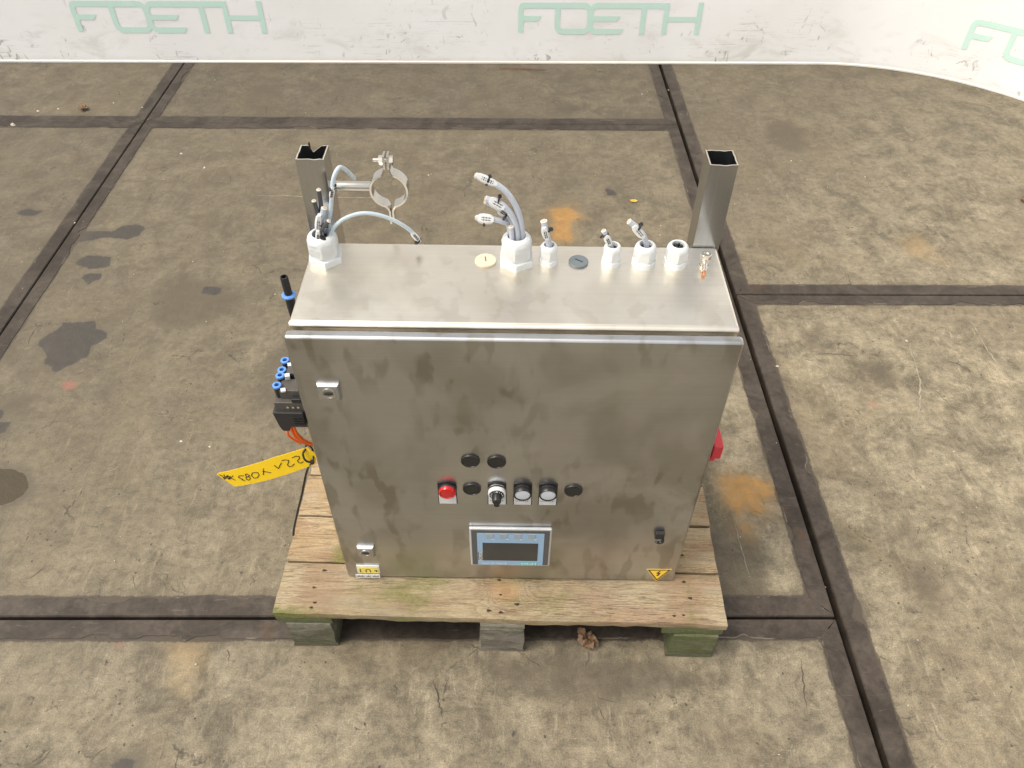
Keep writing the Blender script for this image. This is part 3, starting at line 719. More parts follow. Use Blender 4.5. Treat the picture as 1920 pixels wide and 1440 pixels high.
# nails: sunk heads in dark holes
nails = {0: [(-.335, .022), (-.342, .052), (-.33, .088), (-.339, .012), (.338, .085), (.345, .052), (.312, .016), (.329, .018), (-.02, .016), (.002, .013), (.0, .048), (-.004, .078), (.03, .03)], 1: [(-.30, .03), (-.305, .062), (.333, .072), (.342, .035)], 2: [(-.31, .03), (-.30, .07), (.331, .07), (.34, .03)]}
for i, pts in nails.items():
    o, y0, wd = decks[i]
    for k, (x, dy) in enumerate(pts):
        r = random.uniform(.0014, .0025); mb = MB()
        n = 10; vv = []
        for rr, z in ((1.5, .0010), (1.0, .0004), (.55, .0007)):
            for j in range(n):
                t = j*2*math.pi/n; w_ = rr*r*(1+.25*math.sin(3*t+k))
                vv.append((x+w_*math.cos(t)*1.35-o.location.x, y0+dy+w_*math.sin(t)*.75-o.location.y, .119+z-o.location.z+.0002))
        ff = [(a*n+j, a*n+(j+1) % n, (a+1)*n+(j+1) % n, (a+1)*n+j) for a in range(2) for j in range(n)]+[tuple(2*n+j for j in range(n))]
        mb.add(vv, ff); mb.build('nail_head', M['rust_nail'], None).parent = o

# ------------------------------------------------------------------ control cabinet
CX = .3005; Z0 = .1195; Z1 = .719
cab = empty('control_cabinet', (0, .115, Z0))
tag(cab, 'brushed stainless steel control cabinet with cable glands on top, standing on the wooden pallet', 'control cabinet')
# body: folded sheet with a gutter lip round the door opening
bm_ = MB().box((-CX, .030, Z0+.0005), (CX, .211, Z1))
body = bm_.build('body', M['steel_box'], cab, bevel=.0045, seg=4)
MB().box((-CX+.013, .0165, Z0+.014), (CX-.013, .0262, Z1-.0270)).build('door_seal_flange', M['steel_box'], cab, bevel=.001)
# body lip rounded down in front
lip = MB()
pr = [(.033, -.0005), (.0300, -.0008), (.0272, -.0028), (.0262, -.006), (.0268, -.009), (.033, -.009)]
lip.prism([(y, Z1+z) for y, z in pr], 'yz', -CX+.001, CX-.001)
lip.build('gutter_lip', M['steel_box'], cab, angle=60)
dmb = MB().box((-CX-.0012, 0, Z0+.0015), (CX+.0012, .0162, Z1-.0005))
door = dmb.build('door', M['steel_door'], cab, bevel=.0052, seg=5)

def door_lock(x, z, s):
    t = .0072; c = .0024; mb = MB()
    lo = [(x-s, z-s), (x+s, z-s), (x+s, z+s), (x-s, z+s)]
    a = [(px, 0, pz) for px, pz in lo]; b = [(px, -.003, pz) for px, pz in lo]; k = s-c; lo2 = [(x-k, z-k), (x+k, z-k), (x+k, z+k), (x-k, z+k)]
    d = [(px, -t, pz) for px, pz in lo2]
    vv = a+b+d; ff = [(0, 1, 5, 4), (1, 2, 6, 5), (2, 3, 7, 6), (3, 0, 4, 7), (4, 5, 9, 8), (5, 6, 10, 9), (6, 7, 11, 10), (7, 4, 8, 11), (8, 9, 10, 11)]
    o = mb.add(vv, ff).build('door_lock', M['cast'], cab, bevel=.0008, origin=(x, 0, z))
    c_ = MB().lathe((x, -t+.0005, z), (0, -1, 0), [(0, .0092*s/.0145), (.0018, .0090*s/.0145), (.0016, .0076*s/.0145), (-.0004, .0074*s/.0145)], 28, cap0=False)
    c_.build('lock_ring', M['nickel'], o)
    e = MB().lathe((x, -t+.0006, z), (0, -1, 0), [(0, .0075*s/.0145), (.0004, .0074*s/.0145)], 24)
    e.build('lock_insert', M['blackm'], o)
    e = MB().prism([(x-.0062, z-.0012), (x-.002, z-.0026), (x+.002, z-.0026), (x+.0062, z-.0012), (x+.0062, z+.0012), (x+.002, z+.0026), (x-.002, z+.0026), (x-.0062, z+.0012)], 'xz', -t-.0001, -t-.0016)
    e.build('lock_key_bar', M['blackm'], o, bevel=.0004)
door_lock(-.2560, .620, .0158); door_lock(-.2555, .2135, .0150)

def cap(x, z):
    MB().lathe((x, .0001, z), (0, -1, 0), [(0, .0145), (.0022, .0147), (.0034, .0140), (.0036, .0127), (.0028, .0123), (.0026, 0.0001)], 40, cap0=False).build('hole_cap', M['blackp'], cab, origin=(x, 0, z))
for x, z in ((-.0640, .4685), (-.0238, .467), (-.0636, .3975), (.0985, .3965)): cap(x, z)
def plate(x, z, parent):
    mb = MB(); pts = [(x-.0155, z-.0395), (x-.0150, z-.0405), (x+.0150, z-.0405), (x+.0155, z-.0395), (x+.0148, z+.0145), (x+.006, z+.018), (x-.006, z+.018), (x-.0148, z+.0145)]
    mb.prism(pts, 'xz', .0, -.0018); o = mb.build('label_holder', M['blackp'], parent, bevel=.0004)
    return o
def plate_card(x, z, parent, strokes=0):
    mb = MB().prism([(x-.0140, z-.0392), (x+.0140, z-.0392), (x+.0140, z-.0165), (x-.0140, z-.0165)], 'xz', -.0016, -.0024)
    mb.build('label_card', M['white'], parent)
    if strokes:
        k = MB()
        for j in range(strokes):
            xx = x-.011+j*.022/strokes; k.box((xx, -.0026, z-.0300), (xx+.0011, -.0023, z-.0278))
        k.build('label_print', M['ink'], parent, smooth=False)
BZ = .3975
# red lamp
o = MB().lathe((-.1025, 0, BZ), (0, -1, 0), [(0, .0150), (.0050, .0150), (.0060, .0142), (.007, .0135)], 40).build('signal_lamp', M['blackp'], cab, origin=(-.1025, 0, BZ))
MB().lathe((-.1025, 0, BZ), (0, -1, 0), [(.006, .0137), (.0105, .0137), (.0122, .0130), (.0126, .0118), (.0112, .0106), (.0122, .0086), (.0128, .005), (.0130, .0001)], 48, cap0=False).build('red_lens', M['lens_r'], o)
plate(-.1035, BZ, o); plate_card(-.1035, BZ, o)
# buttons
for x in (.0172, .0578):
    o = MB().lathe((x, 0, BZ), (0, -1, 0), [(0, .0148), (.0040, .0148), (.0048, .0140), (.0058, .0145), (.0120, .0145), (.0132, .0138), (.0132, .0125), (.0110, .0122)], 44, cap1=False).build('push_button', M['blackp'], cab, origin=(x, 0, BZ))
    MB().lathe((x, 0, BZ), (0, -1, 0), [(.0108, .0123), (.0120, .0119), (.0124, .0100), (.0125, .0001)], 40, cap0=False).build('white_lens', M['lens_w'], o)
    plate(x+.0005, BZ, o); plate_card(x+.0005, BZ, o, 7)
# selector switch
x = -.0235
o = MB().lathe((x, 0, BZ), (0, -1, 0), [(0, .0148), (.0030, .0148), (.0036, .0142)], 44).build('selector_switch', M['nickel'], cab, origin=(x, 0, BZ))
MB().lathe((x, 0, BZ), (0, -1, 0), [(.0034, .0144), (.0062, .0144), (.0064, .0138)], 44).build('black_collar', M['blackp'], o)
MB().lathe((x, 0, BZ), (0, -1, 0), [(.0062, .0142), (.0115, .0142), (.0128, .0132), (.0128, .0115)], 44).build('white_ring', M['white'], o)
MB().lathe((x, 0, BZ), (0, -1, 0), [(.0120, .0118), (.0136, .0116), (.0140, .0105)], 40).build('dial_face', M['blackp'], o)
tk = MB()
for k in range(-5, 6):
    if k == 0: continue
    t = math.radians(90+k*27); c_, s_ = math.cos(t), math.sin(t)
    tk.box((x+c_*.0094-.0004, -.0145, BZ+s_*.0094-.0009), (x+c_*.0094+.0004, -.0139, BZ+s_*.0094+.0009), rot=Euler((0, -t+math.pi/2, 0)))
tk.box((x-.0018, -.0146, BZ+.0088), (x+.0018, -.0139, BZ+.0108))
tk.build('dial_marks', M['white'], o, smooth=False)
kn = MB().lathe((x, 0, BZ), (0, -1, 0), [(.0138, .0078), (.0260, .0070), (.0275, .0060)], 24)
kn.prism([(x-.0042, BZ+.004), (x+.0042, BZ+.004), (x+.0046, BZ-.010), (x+.0022, BZ-.0130), (x-.0022, BZ-.0130), (x-.0046, BZ-.010)], 'xz', -.0140, -.0270)
kn.build('pointer_knob', M['blackp'], o, bevel=.0008)
plate(x, BZ, o); plate_card(x, BZ, o, 9)

# touch panel (mounted upside down)
hx0, hx1, hz0, hz1 = -.0715, .0695, .1770, .2935
o = MB().box((hx0, -.0065, hz0), (hx1, .0, hz1)).build('touch_panel', M['hmi_frame'], cab, bevel=.0028, seg=3, origin=(0, 0, .235))
MB().box((hx0+.0035, -.0072, hz0+.0045), (hx1-.0035, -.0060, hz1-.0035)).build('grey_foil', M['hmi_dark'], o, bevel=.0008)
MB().box((hx0+.0132, -.0078, hz0+.0052), (hx1-.0128, -.0070, hz1-.0118)).build('blue_foil', M['hmi_blue'], o)
MB().box((-.0492, -.0083, .1975), (.0468, -.0076, .2530)).build('screen', M['hmi_screen'], o)
for x0, x1 in ((-.0425, -.0305), (-.0190, -.0062), (.0052, .0175), (.0290, .0415)):
    MB().box((x0, -.0086, .2675), (x1, -.0076, .2812)).build('function_key', M['hmi_key'], o, bevel=.0008)
for x0 in (-.0330, -.0080, .0155, .0400): MB().box((x0, -.0081, .2630), (x0+.0038, -.0077, .2652)).build('key_mark', M['white'], o, smooth=False)
MB().box((-.0576, -.0080, .1980), (-.0494, -.0076, .2240)).build('touch_label', M['hmi_dark'], o)
def flipM(x, y, z, rot=math.pi):      # text on the door plane, turned about the view axis
    return Matrix.Translation((x, y, z)) @ Matrix.Rotation(rot, 4, 'Y') @ Matrix.Rotation(math.pi/2, 4, 'X')
textobj('touch_lettering', 'TOUCH', .0092, M['white'], o, flipM(-.0535, -.0082, .2110, math.pi/2) @ Matrix.Scale(.86, 4, (1, 0, 0)))
textobj('panel_lettering', 'SIMATIC HMI', .0076, M['white'], o, flipM(-.0290, -.0079, .1875))
MB().box((.0175, -.0080, .1835), (.0465, -.0076, .1910)).build('maker_strip', M['teal'], o)
textobj('maker_lettering', 'SIEMENS', .0074, M['white'], o, flipM(.0320, -.0082, .1872))

# warning triangle, upside down
wt = [(.2463, .1622), (.2925, .1632), (.2693, .1218)]
def shrink(pts, k):
    cx_ = sum(p[0] for p in pts)/3; cz_ = sum(p[1] for p in pts)/3
    return [(cx_+(x_-cx_)*k, cz_+(z_-cz_)*k) for x_, z_ in pts]
def rounded(pts, r=.12):
    out = []
    for i in range(3):
        a, b, c_ = pts[i-1], pts[i], pts[(i+1) % 3]
        for t, q in ((r, a), (r*.3, a), (r*.3, c_), (r, c_)): out.append((b[0]+(q[0]-b[0])*t, b[1]+(q[1]-b[1])*t))
    return out
o = MB().prism(rounded(wt, .06), 'xz', 0, -.0004).build('warning_sticker', M['signy'], cab, smooth=False)
MB().prism(rounded(shrink(wt, .90), .05), 'xz', -.0003, -.0007).build('black_border', M['signb'], o, smooth=False)
MB().prism(rounded(shrink(wt, .70), .05), 'xz', -.0006, -.0010).build('yellow_field', M['signy'], o, smooth=False)
cx_, cz_ = .2693, .1497
bolt = [(.0030, .0085), (.0008, .0085), (-.0040, -.0005), (.0006, -.0010), (-.0018, -.0055), (-.0028, -.0048), (-.0016, -.0095), (.0022, -.0065), (.0010, -.0062), (.0046, .0012), (.0002, .0016)]
MB().prism([(cx_+a, cz_+b) for a, b in bolt], 'xz', -.0009, -.0013).build('lightning_bolt', M['signb'], o, smooth=False)
# name plate "+U1"
o = MB().box((-.2800, -.0030, .1395), (-.2385, 0, .1640)).build('name_plate', M['white'], cab, bevel=.0006)
MB().box((-.2775, -.0036, .1400), (-.2405, -.0028, .1605)).build('yellow_card', simple('pale_yellow_card', (.80, .66, .16), .5), o)
textobj('plate_lettering', '+ U 1', .0160, M['ink'], o, flipM(-.2590, -.0039, .1500))
q = MB().box((-.2840, -.0062, .1285), (-.2392, -.0052, .1400)).build('white_strip', M['white'], o, bevel=.0003)
k = MB()
for j in range(14):
    x0 = -.2815+j*.0029
    if j in (5, 9): continue
    k.box((x0, -.0065, .1325), (x0+.0018, -.0061, .1325+.002+.002*(j % 2)))
k.build('strip_print', M['ink'], o, smooth=False)
# small black key retainer
o = MB().box((.2450, -.0080, .2700), (.2610, 0, .2870)).build('black_clip', M['blackm'], cab, bevel=.0015)
MB().tube([(.2580, -.008, .2735), (.2585, -.010, .2675), (.2545, -.010, .2645), (.2500, -.010, .2655), (.2475, -.011, .2685)], .0028, 10).build('clip_hook', M['blackp'], o)

# cable glands ------------------------------------------------------
def gland(x, s, h, hexflange, y=.168, name='cable_gland', phase=0):
    b = (x, y, Z1); s *= 1.05
    if hexflange:
        p1 = [(0, s*1.15, 1), (h*.20, s*1.15, 1), (h*.235, s*1.10, .8), (h*.255, s*.90), (h*.33, s*.88)]
    else:
        p1 = [(0, s*1.05, .25), (h*.24, s*1.05, .45), (h*.28, s*.98, .2), (h*.285, s*.90), (h*.33, s*.90)]
    o = MB().lathe(b, (0, 0, 1), p1, 72, phase=phase).build(name, M['gland_w'], cab, origin=b, angle=25)
    cr = s*.55
    p2 = [(h*.31, s*.97, .9), (h*.34, s, .9), (h*.66, s, .9), (h*.74, s*.97, .55), (h*.80, s*.94, .05), (h*.90, s*.87), (h*.965, s*.77), (h*1.0, cr+.0018), (h*1.0, cr+.0006), (h*.985, cr), (h*.80, cr*.97)]
    MB().lathe(b, (0, 0, 1), p2, 72, phase=phase+.12, cap0=False, cap1=False).build('dome_nut', M['gland_w'], o, angle=28)
    MB().lathe(b, (0, 0, 1), [(h*.81, cr*.98), (h*.81, .0001)], 24, cap0=False, cap1=False).build('seal', M['gland_in'], o)
    if s > .015 and hexflange:
        rb = MB()
        for k in range(6):
            t0 = math.radians(60*k+30)-phase-.12+math.radians(0)
            for j in range(-3, 4):
                t = t0; c_ = Vector((math.cos(t), math.sin(t), 0)); d = Vector((-c_.y, c_.x, 0)); p = Vector(b)+c_*(s*.876)+d*(j*s*.11)
                rb.box((p.x-.0004, p.y-.0005, Z1+h*.38), (p.x+.0004, p.y+.0005, Z1+h*.62), rot=Matrix.Rotation(t, 3, 'Z'))
        rb.build('grip_ribs', M['gland_w'], o, smooth=False)
    return o
g1 = gland(-.2745, .0218, .0455, True, phase=.35)
g2 = gland(.0022, .0222, .0462, True, phase=.52)
g3 = gland(.0486, .0128, .0318, False, phase=.3)
g4 = gland(.1395, .0132, .0322, False, phase=.5)
g5 = gland(.1865, .0158, .0345, False, phase=.1)
g6 = gland(.2325, .0158, .0350, False, phase=.4)
# rubber insert in the empty gland
mb = MB()
for k in range(5):
    t = k*1.256; mb.lathe((.2325+.0045*math.cos(t), .168+.0045*math.sin(t), Z1+.0285), (0, 0, 1), [(0, .0021), (.0045, .0021), (.0052, .0015)], 12)
mb.build('seal_insert', M['blackp'], g6)

def cable(parent, pts, r, mat='cable', cores=True, sleeve=None, tie=None, sw=1.9):
    o = MB().tube(pts, r, 14, sub=8).build('cable', M[mat], parent)
    P = [Vector(p) for p in pts]
    if cores:
        d = (P[-1]-P[-2]).normalized(); mb = MB()
        mb.lathe(P[-1]-d*.0002, d, [(0, r*1.06), (.0009, r*1.06), (.0010, r*.9)], 16, mi=0)
        q = d.to_track_quat('Z', 'Y')
        for k in range(4):
            t = k*1.57; c_ = P[-1]+q @ Vector((math.cos(t)*r*.45, math.sin(t)*r*.45, .0006))
            mb.lathe(c_, d, [(0, r*.26), (.0016, r*.26)], 8, mi=1)
        mb.build('cable_end', [M['tape'], M['copper_core']], parent)
    if sleeve:
        a, b = sleeve; a = Vector(a); b = Vector(b); mb = MB()
        d = (b-a); n = 7
        view = (Vector((0, -.75, 1.4))-a).normalized(); side = d.cross(view).normalized(); up_ = side.cross(d).normalized()
        vv = []
        for i in range(n+1):
            t = i/n; c_ = a+d*t; k = r*sw*(.55+.45*math.sin(math.pi*min(1, max(0, t*1.0)))**.4)
            for sx, uy in ((-1, .15), (-.6, 1.0), (.6, 1.0), (1, .15), (.6, -1.0), (-.6, -1.0)):
                vv.append(c_+side*sx*k+up_*uy*r*1.12)
        ff = [(i*6+j, i*6+(j+1) % 6, (i+1)*6+(j+1) % 6, (i+1)*6+j) for i in range(n) for j in range(6)]+[(5, 4, 3, 2, 1, 0), tuple(n*6+j for j in range(6))]
        mb.add(vv, ff)
        # printed marks
        vv = []; k0 = len(mb.v)
        for row in (-.28, .28):
            for i in range(7):
                t = .2+.6*i/7; c_ = a+d*t+side*row*r*sw*.8+up_*(r*1.12+.00025); e = d.normalized()*.0007; s2 = side*.00045*(1+(i % 2))
                mb.add([c_-e-s2, c_+e-s2, c_+e+s2, c_-e+s2], [(0, 1, 2, 3)], 1)
        mb.build('marker_sleeve', [M['tape'], M['ink']], parent, angle=50)
    if tie:
        c_ = Vector(tie); mb = MB(); d = (P[-1]-P[-2]).normalized()
        mb.lathe(c_-d*.001, d, [(0, r*1.25), (.0024, r*1.25)], 14)
        view = (Vector((0, -.75, 1.4))-c_).normalized(); s3 = d.cross(view).normalized()
        h_ = c_+s3*r*1.3
        mb.box(tuple(h_-Vector((.0022, .0022, .0018))), tuple(h_+Vector((.0022, .0022, .0018))), rot=Euler((.5, .3, .4)))
        h2 = c_-s3*r*1.4
        mb.box(tuple(h2-Vector((.0015, .0012, .0015))), tuple(h2+Vector((.0015, .0012, .0015))), rot=Euler((.2, .6, .1)))
        mb.build('cable_tie', M['blackp'], parent, bevel=.0003)
# second big gland: four grey cables and a cut stub
cable(g2, [(.0085, .166, .745), (.0095, .166, .770), (.006, .166, .797), (-.003, .167, .820), (-.016, .168, .838), (-.034, .169, .850), (-.053, .170, .858)], .0041, sleeve=((-.026, .169, .8455), (-.0535, .170, .8588)), tie=(-.037, .169, .8515), sw=1.35)
cable(g2, [(.0035, .163, .745), (.003, .163, .775), (-.003, .163, .797), (-.014, .163, .814), (-.026, .164, .822), (-.040, .165, .826)], .0041, sleeve=((-.016, .1625, .8135), (-.036, .164, .8255)), tie=(-.023, .165, .824), sw=1.7)
cable(g2, [(-.0005, .170, .745), (-.002, .170, .775), (-.010, .171, .794), (-.021, .172, .803), (-.031, .172, .811), (-.041, .172, .817)], .0036, sleeve=((-.013, .171, .797), (-.024, .172, .8045)), tie=(-.014, .168, .797), sw=1.5)
cable(g2, [(-.0055, .172, .745), (-.0075, .172, .765), (-.010, .170, .782), (-.020, .166, .790), (-.034, .165, .794), (-.054, .165, .7955)], .0038, sleeve=((-.030, .1635, .7935), (-.0525, .1635, .796)), tie=(-.043, .163, .791), sw=1.9)
cable(g2, [(-.0045, .160, .745), (-.0045, .160, .765), (-.0060, .160, .7845)], .0036)
# small glands
cable(g3, [(.0490, .166, .738), (.0475, .166, .755), (.0430, .167, .772), (.0395, .168, .789)], .0046, sleeve=((.0445, .163, .764), (.0395, .164, .783)), tie=(.0445, .166, .776), sw=1.15)
cable(g4, [(.1395, .168, .738), (.1365, .168, .750), (.1300, .168, .763), (.1240, .168, .7745)], .0034, sleeve=((.1345, .1655, .7535), (.1270, .1660, .7690)), tie=(.1250, .167, .7675), sw=1.45)
cable(g5, [(.1885, .168, .740), (.1865, .168, .753), (.1800, .168, .769), (.1700, .168, .781), (.1580, .168, .7905)], .0040, sleeve=((.1800, .1650, .7675), (.1640, .1655, .7855)), tie=(.1720, .1655, .783), sw=1.45)
# left gland bundle
cable(g1, [(-.266, .172, .745), (-.263, .173, .775), (-.256, .174, .800), (-.250, .175, .828), (-.246, .178, .845), (-.2405, .182, .8555), (-.236, .190, .856), (-.230, .200, .843), (-.226, .212, .826)], .0030, 'cable_l', cores=False, sleeve=((-.2525, .173, .818), (-.2475, .175, .835)), tie=(-.2475, .175, .834), sw=1.2)
cable(g1, [(-.264, .165, .745), (-.262, .166, .762), (-.252, .168, .777), (-.236, .172, .788), (-.214, .176, .793), (-.192, .180, .788), (-.170, .186, .774), (-.152, .192, .755), (-.1430, .196, .738)], .0028, 'cable_l', cores=False, sleeve=((-.1500, .1925, .7510), (-.1400, .196, .7330)), tie=(-.1420, .1935, .7350), sw=1.5)
cable(g1, [(-.276, .176, .745), (-.273, .176, .780), (-.269, .176, .805), (-.268, .176, .829)], .0031, 'cable_d')
cable(g1, [(-.279, .170, .745), (-.277, .171, .775), (-.275, .172, .795), (-.2765, .172, .814)], .0030, 'cable_d')
cable(g1, [(-.273, .166, .745), (-.274, .167, .770), (-.269, .169, .789), (-.264, .170, .804)], .0040, 'cable', sleeve=((-.2765, .163, .772), (-.2705, .165, .797)), tie=(-.268, .163, .781), sw=1.3)
cable(g1, [(-.277, .161, .745), (-.277, .160, .763), (-.269, .160, .777), (-.258, .160, .790)], .0030, 'cable_d', sleeve=((-.278, .157, .757), (-.2745, .158, .776)), tie=(-.2705, .156, .7655), sw=1.2)
# blanking plugs and earth stud
o = MB().lathe((-.0425, .1685, Z1), (0, 0, 1), [(0, .0155), (.0022, .0157), (.0030, .0150), (.0032, .0001)], 48, cap0=False).build('blanking_plug', M['cream'], cab)
MB().box((-.0433, .1645, Z1+.0030), (-.0420, .1755, Z1+.0036), rot=Euler((0, 0, .15))).build('plug_slot', M['blackm'], o)
o = MB().lathe((.0925, .1690, Z1), (0, 0, 1), [(0, .0142), (.0022, .0144), (.0030, .0138), (.0032, .0001)], 48, cap0=False).build('blanking_plug', M['greyp'], cab, label='slate grey blanking plug')
MB().box((.0865, .1685, Z1+.0030), (.0995, .1702, Z1+.0036), rot=Euler((0, 0, -.6))).build('plug_slot', M['blackm'], o)
o = MB().lathe((.2742, .1660, Z1), (0, 0, 1), [(0, .0072), (.0012, .0072), (.0012, .0058), (.011, .0058), (.011, .0070), (.0125, .0070)], 28).build('earth_stud', M['nickel'], cab)
MB().lathe((.2742, .1660, Z1+.0125), (0, 0, 1), [(0, .0082, 1), (.0075, .0082, 1), (.0085, .0070, .3), (.0085, .0042), (.0068, .0040), (.0068, .0001)], 48, cap1=False, phase=.3).build('hex_nut', M['nickel'], o)
lug = MB().box((.2690, .1520, Z1+.0085), (.2765, .1680, Z1+.0100), rot=Euler((.35, 0, -.12)))
lug.tube([(.2728, .1600, Z1+.0085), (.2715, .1500, Z1+.0055), (.2705, .1460, Z1+.0040)], .0036, 12)
lug.build('cable_lug', M['nickel'], o, bevel=.0004)
MB().tube([(.2707, .1468, Z1+.0042), (.2692, .1405, Z1+.0022)], .0026, 10).build('copper_end', M['copper'], o)

# posts -------------------------------------------------------------
def post(x0, x1, notch):
    y0, y1, t = .2125, .2525, .0019; zb, zt = Z0+.001, .8540; mb = MB()
    outer = [(x0, y0), (x1, y0), (x1, y1), (x0, y1)]; inn = [(x0+t, y0+t), (x1-t, y0+t), (x1-t, y1-t), (x0+t, y1-t)]
    def ring(pl, n=10):
        r = []
        for i in range(4):
            a, b = pl[i], pl[(i+1) % 4]
            r += [(a[0]+(b[0]-a[0])*k/n, a[1]+(b[1]-a[1])*k/n, i, k/n) for k in range(n)]
        return r
    def top(i, k):
        z = zt+mnoise.noise(Vector((x0*50+i*3+k*4, i, 0)))*.0012
        if notch and i == 2:      # back edge runs right to left
            u_ = 1-k
            z -= .0105*max(0, 1-abs(u_-.40)/.40) if u_ > .40 else .0105*max(0, (u_-.28)/.12)
        if not notch and i == 0: z -= .0012*math.sin(k*3.1)
        return z
    ro, ri = ring(outer), ring(inn); n = len(ro)
    vv = [(p[0], p[1], zb) for p in ro]+[(p[0], p[1], top(p[2], p[3])) for p in ro]+[(p[0], p[1], top(p[2], p[3])) for p in ri]+[(p[0], p[1], zb) for p in ri]
    f1 = [(i, (i+1) % n, (i+1) % n+n, i+n) for i in range(n)]; f2 = [(i+n, (i+1) % n+n, (i+1) % n+2*n, i+2*n) for i in range(n)]; f3 = [(i+2*n, (i+1) % n+2*n, (i+1) % n+3*n, i+3*n) for i in range(n)]
    mb.add(vv, f1+f3); mb.f += f2; mb.mi += [1]*len(f2)
    o = mb.build('support_post', [M['steel_post'], M['steel_rim']], cab, origin=((x0+x1)/2, .2325, Z0), angle=30)
    return o
pL = post(-.3030, -.2640, True); pR = post(.2655, .3045, False)
MB().tube([(-.2905, .2500, .8490), (-.2905, .2500, .8590)], .0013, 8).build('pin', M['rust_nail'], pL)
# pipe clamp on the left post
rod = MB().lathe((-.2642, .2325, .8010), (1, 0, 0), [(0, .0073), (.055, .0073), (.0565, .0066)], 28).build('pipe_clamp', M['steel_clamp'], cab, origin=(-.236, .2325, .801))
cx_, cz_, R_ = -.1818, .7985, .0262
def band(side):
    pts = []; n = 22
    # top ear, fillet, half circle, fillet, bottom ear (side = -1 left half, +1 right half)
    pts.append((side*.0028, R_+.0275)); pts.append((side*.0028, R_+.0085)); pts.append((side*.0040, R_+.0045))
    for i in range(n+1):
        t = math.radians(90-15-(150)*i/n); pts.append((side*R_*math.cos(t), R_*math.sin(t)))
    pts.append((side*.0036, -R_-.0045)); pts.append((side*.0022, -R_-.0085)); pts.append((side*.0022, -R_-.030+(.007 if side > 0 else 0)))
    P = [Vector((cx_+a, 0, cz_+b)) for a, b in pts]; th = .0014; yb0, yb1 = .2235, .2430; vv = []
    for i, p in enumerate(P):
        d = (P[min(i+1, len(P)-1)]-P[max(i-1, 0)]).normalized(); nn = Vector((d.z, 0, -d.x))
        hw = 1.0 if 2 < i < len(P)-3 else .80
        ym = (yb0+yb1)/2; y0, y1 = ym-(yb1-yb0)/2*hw, ym+(yb1-yb0)/2*hw
        for yy_, sg in ((y0, -1), (y1, -1), (y1, 1), (y0, 1)): vv.append((p.x+nn.x*th*sg, yy_, p.z+nn.z*th*sg))
    m_ = len(P); ff = [(i*4+j, i*4+(j+1) % 4, (i+1)*4+(j+1) % 4, (i+1)*4+j) for i in range(m_-1) for j in range(4)]+[(3, 2, 1, 0), tuple((m_-1)*4+j for j in range(4))]
    MB().add(vv, ff).build('clamp_band', M['steel_clamp'], rod, angle=40)
band(-1); band(1)
zb_ = cz_+R_+.0180
b = MB().lathe((cx_-.0185, .2333, zb_), (1, 0, 0), [(0, .0026), (.028, .0026)], 14)
b.lathe((cx_-.0105, .2333, zb_), (1, 0, 0), [(0, .0068, 1), (.0058, .0068, 1)], 36)
b.lathe((cx_+.0042, .2333, zb_), (1, 0, 0), [(0, .0064, 1), (.0055, .0064, 1)], 36)
b.lathe((cx_-.0050, .2333, zb_), (1, 0, 0), [(0, .0066), (.0010, .0066)], 24)
b.build('clamp_bolt', M['nickel'], rod, angle=30)

# valve block and fittings on the left side -------------------------
vb = MB()
vb.box((-.342, .004, .535), (-.301, .100, .588)); vb.build('valve_block', M['valve'], cab, bevel=.0012, origin=(-.32, .05, .55))
vbo = [o for o in cab.children if o.name.startswith('valve_block')][0]
MB().box((-.3330, .012, .588), (-.3010, .036, .6045)).build('valve', M['valve'], vbo, bevel=.0010)
MB().box((-.3270, .040, .588), (-.3010, .066, .6120)).build('valve', M['valve'], vbo, bevel=.0010)
MB().box((-.3270, .068, .588), (-.3010, .096, .6120)).build('valve', M['valve'], vbo, bevel=.0010)
MB().prism([(-.3455, .5725), (-.3020, .5725), (-.3020, .5440), (-.3230, .5440), (-.3280, .5330), (-.3375, .5330), (-.3410, .5420)], 'xz', -.0020, .0230).build('connector_housing', M['blackm'], vbo, bevel=.0012)
MB().box((-.3410, .0080, .5726), (-.3190, .0340, .5840)).build('connector_lid', M['blackm'], vbo, bevel=.0008)
MB().box((-.3400, .0380, .5880), (-.3290, .0480, .5960)).build('port_block', M['blackm'], vbo, bevel=.0008)
MB().box((-.3150, .0030, .5885), (-.3015, .0100, .5960)).build('manual_override', M['blackp'], vbo, bevel=.0008)
for yy_ in (.0395, .0672): MB().box((-.3275, yy_-.0006, .5885), (-.3012, yy_+.0006, .6100)).build('seam_plate', M['blackp'], vbo)
for k in range(3): MB().lathe((-.3075-.0075*k, .0035, .5800), (0, -1, 0), [(0, .0022), (.0012, .0022), (.0012, .0010), (.0004, .0009)], 14).build('screw', M['nickel'], vbo)
rb = MB()
for k in range(4): rb.box((-.3180, -.0032, .5480+k*.0052), (-.3025, -.0018, .5500+k*.0052))
rb.build('vent_ribs', M['blackp'], vbo, smooth=False)
mb = MB()
for y, xx in ((.012, -.3255), (.036, -.3240), (.058, -.3245)): mb.box((xx-.004, y-.003, .604), (xx+.003, y+.003, .6075 if y < .02 else .6135), rot=Euler((.2, .1, .3)))
mb.build('white_tag', M['tape'], vbo, bevel=.0005)
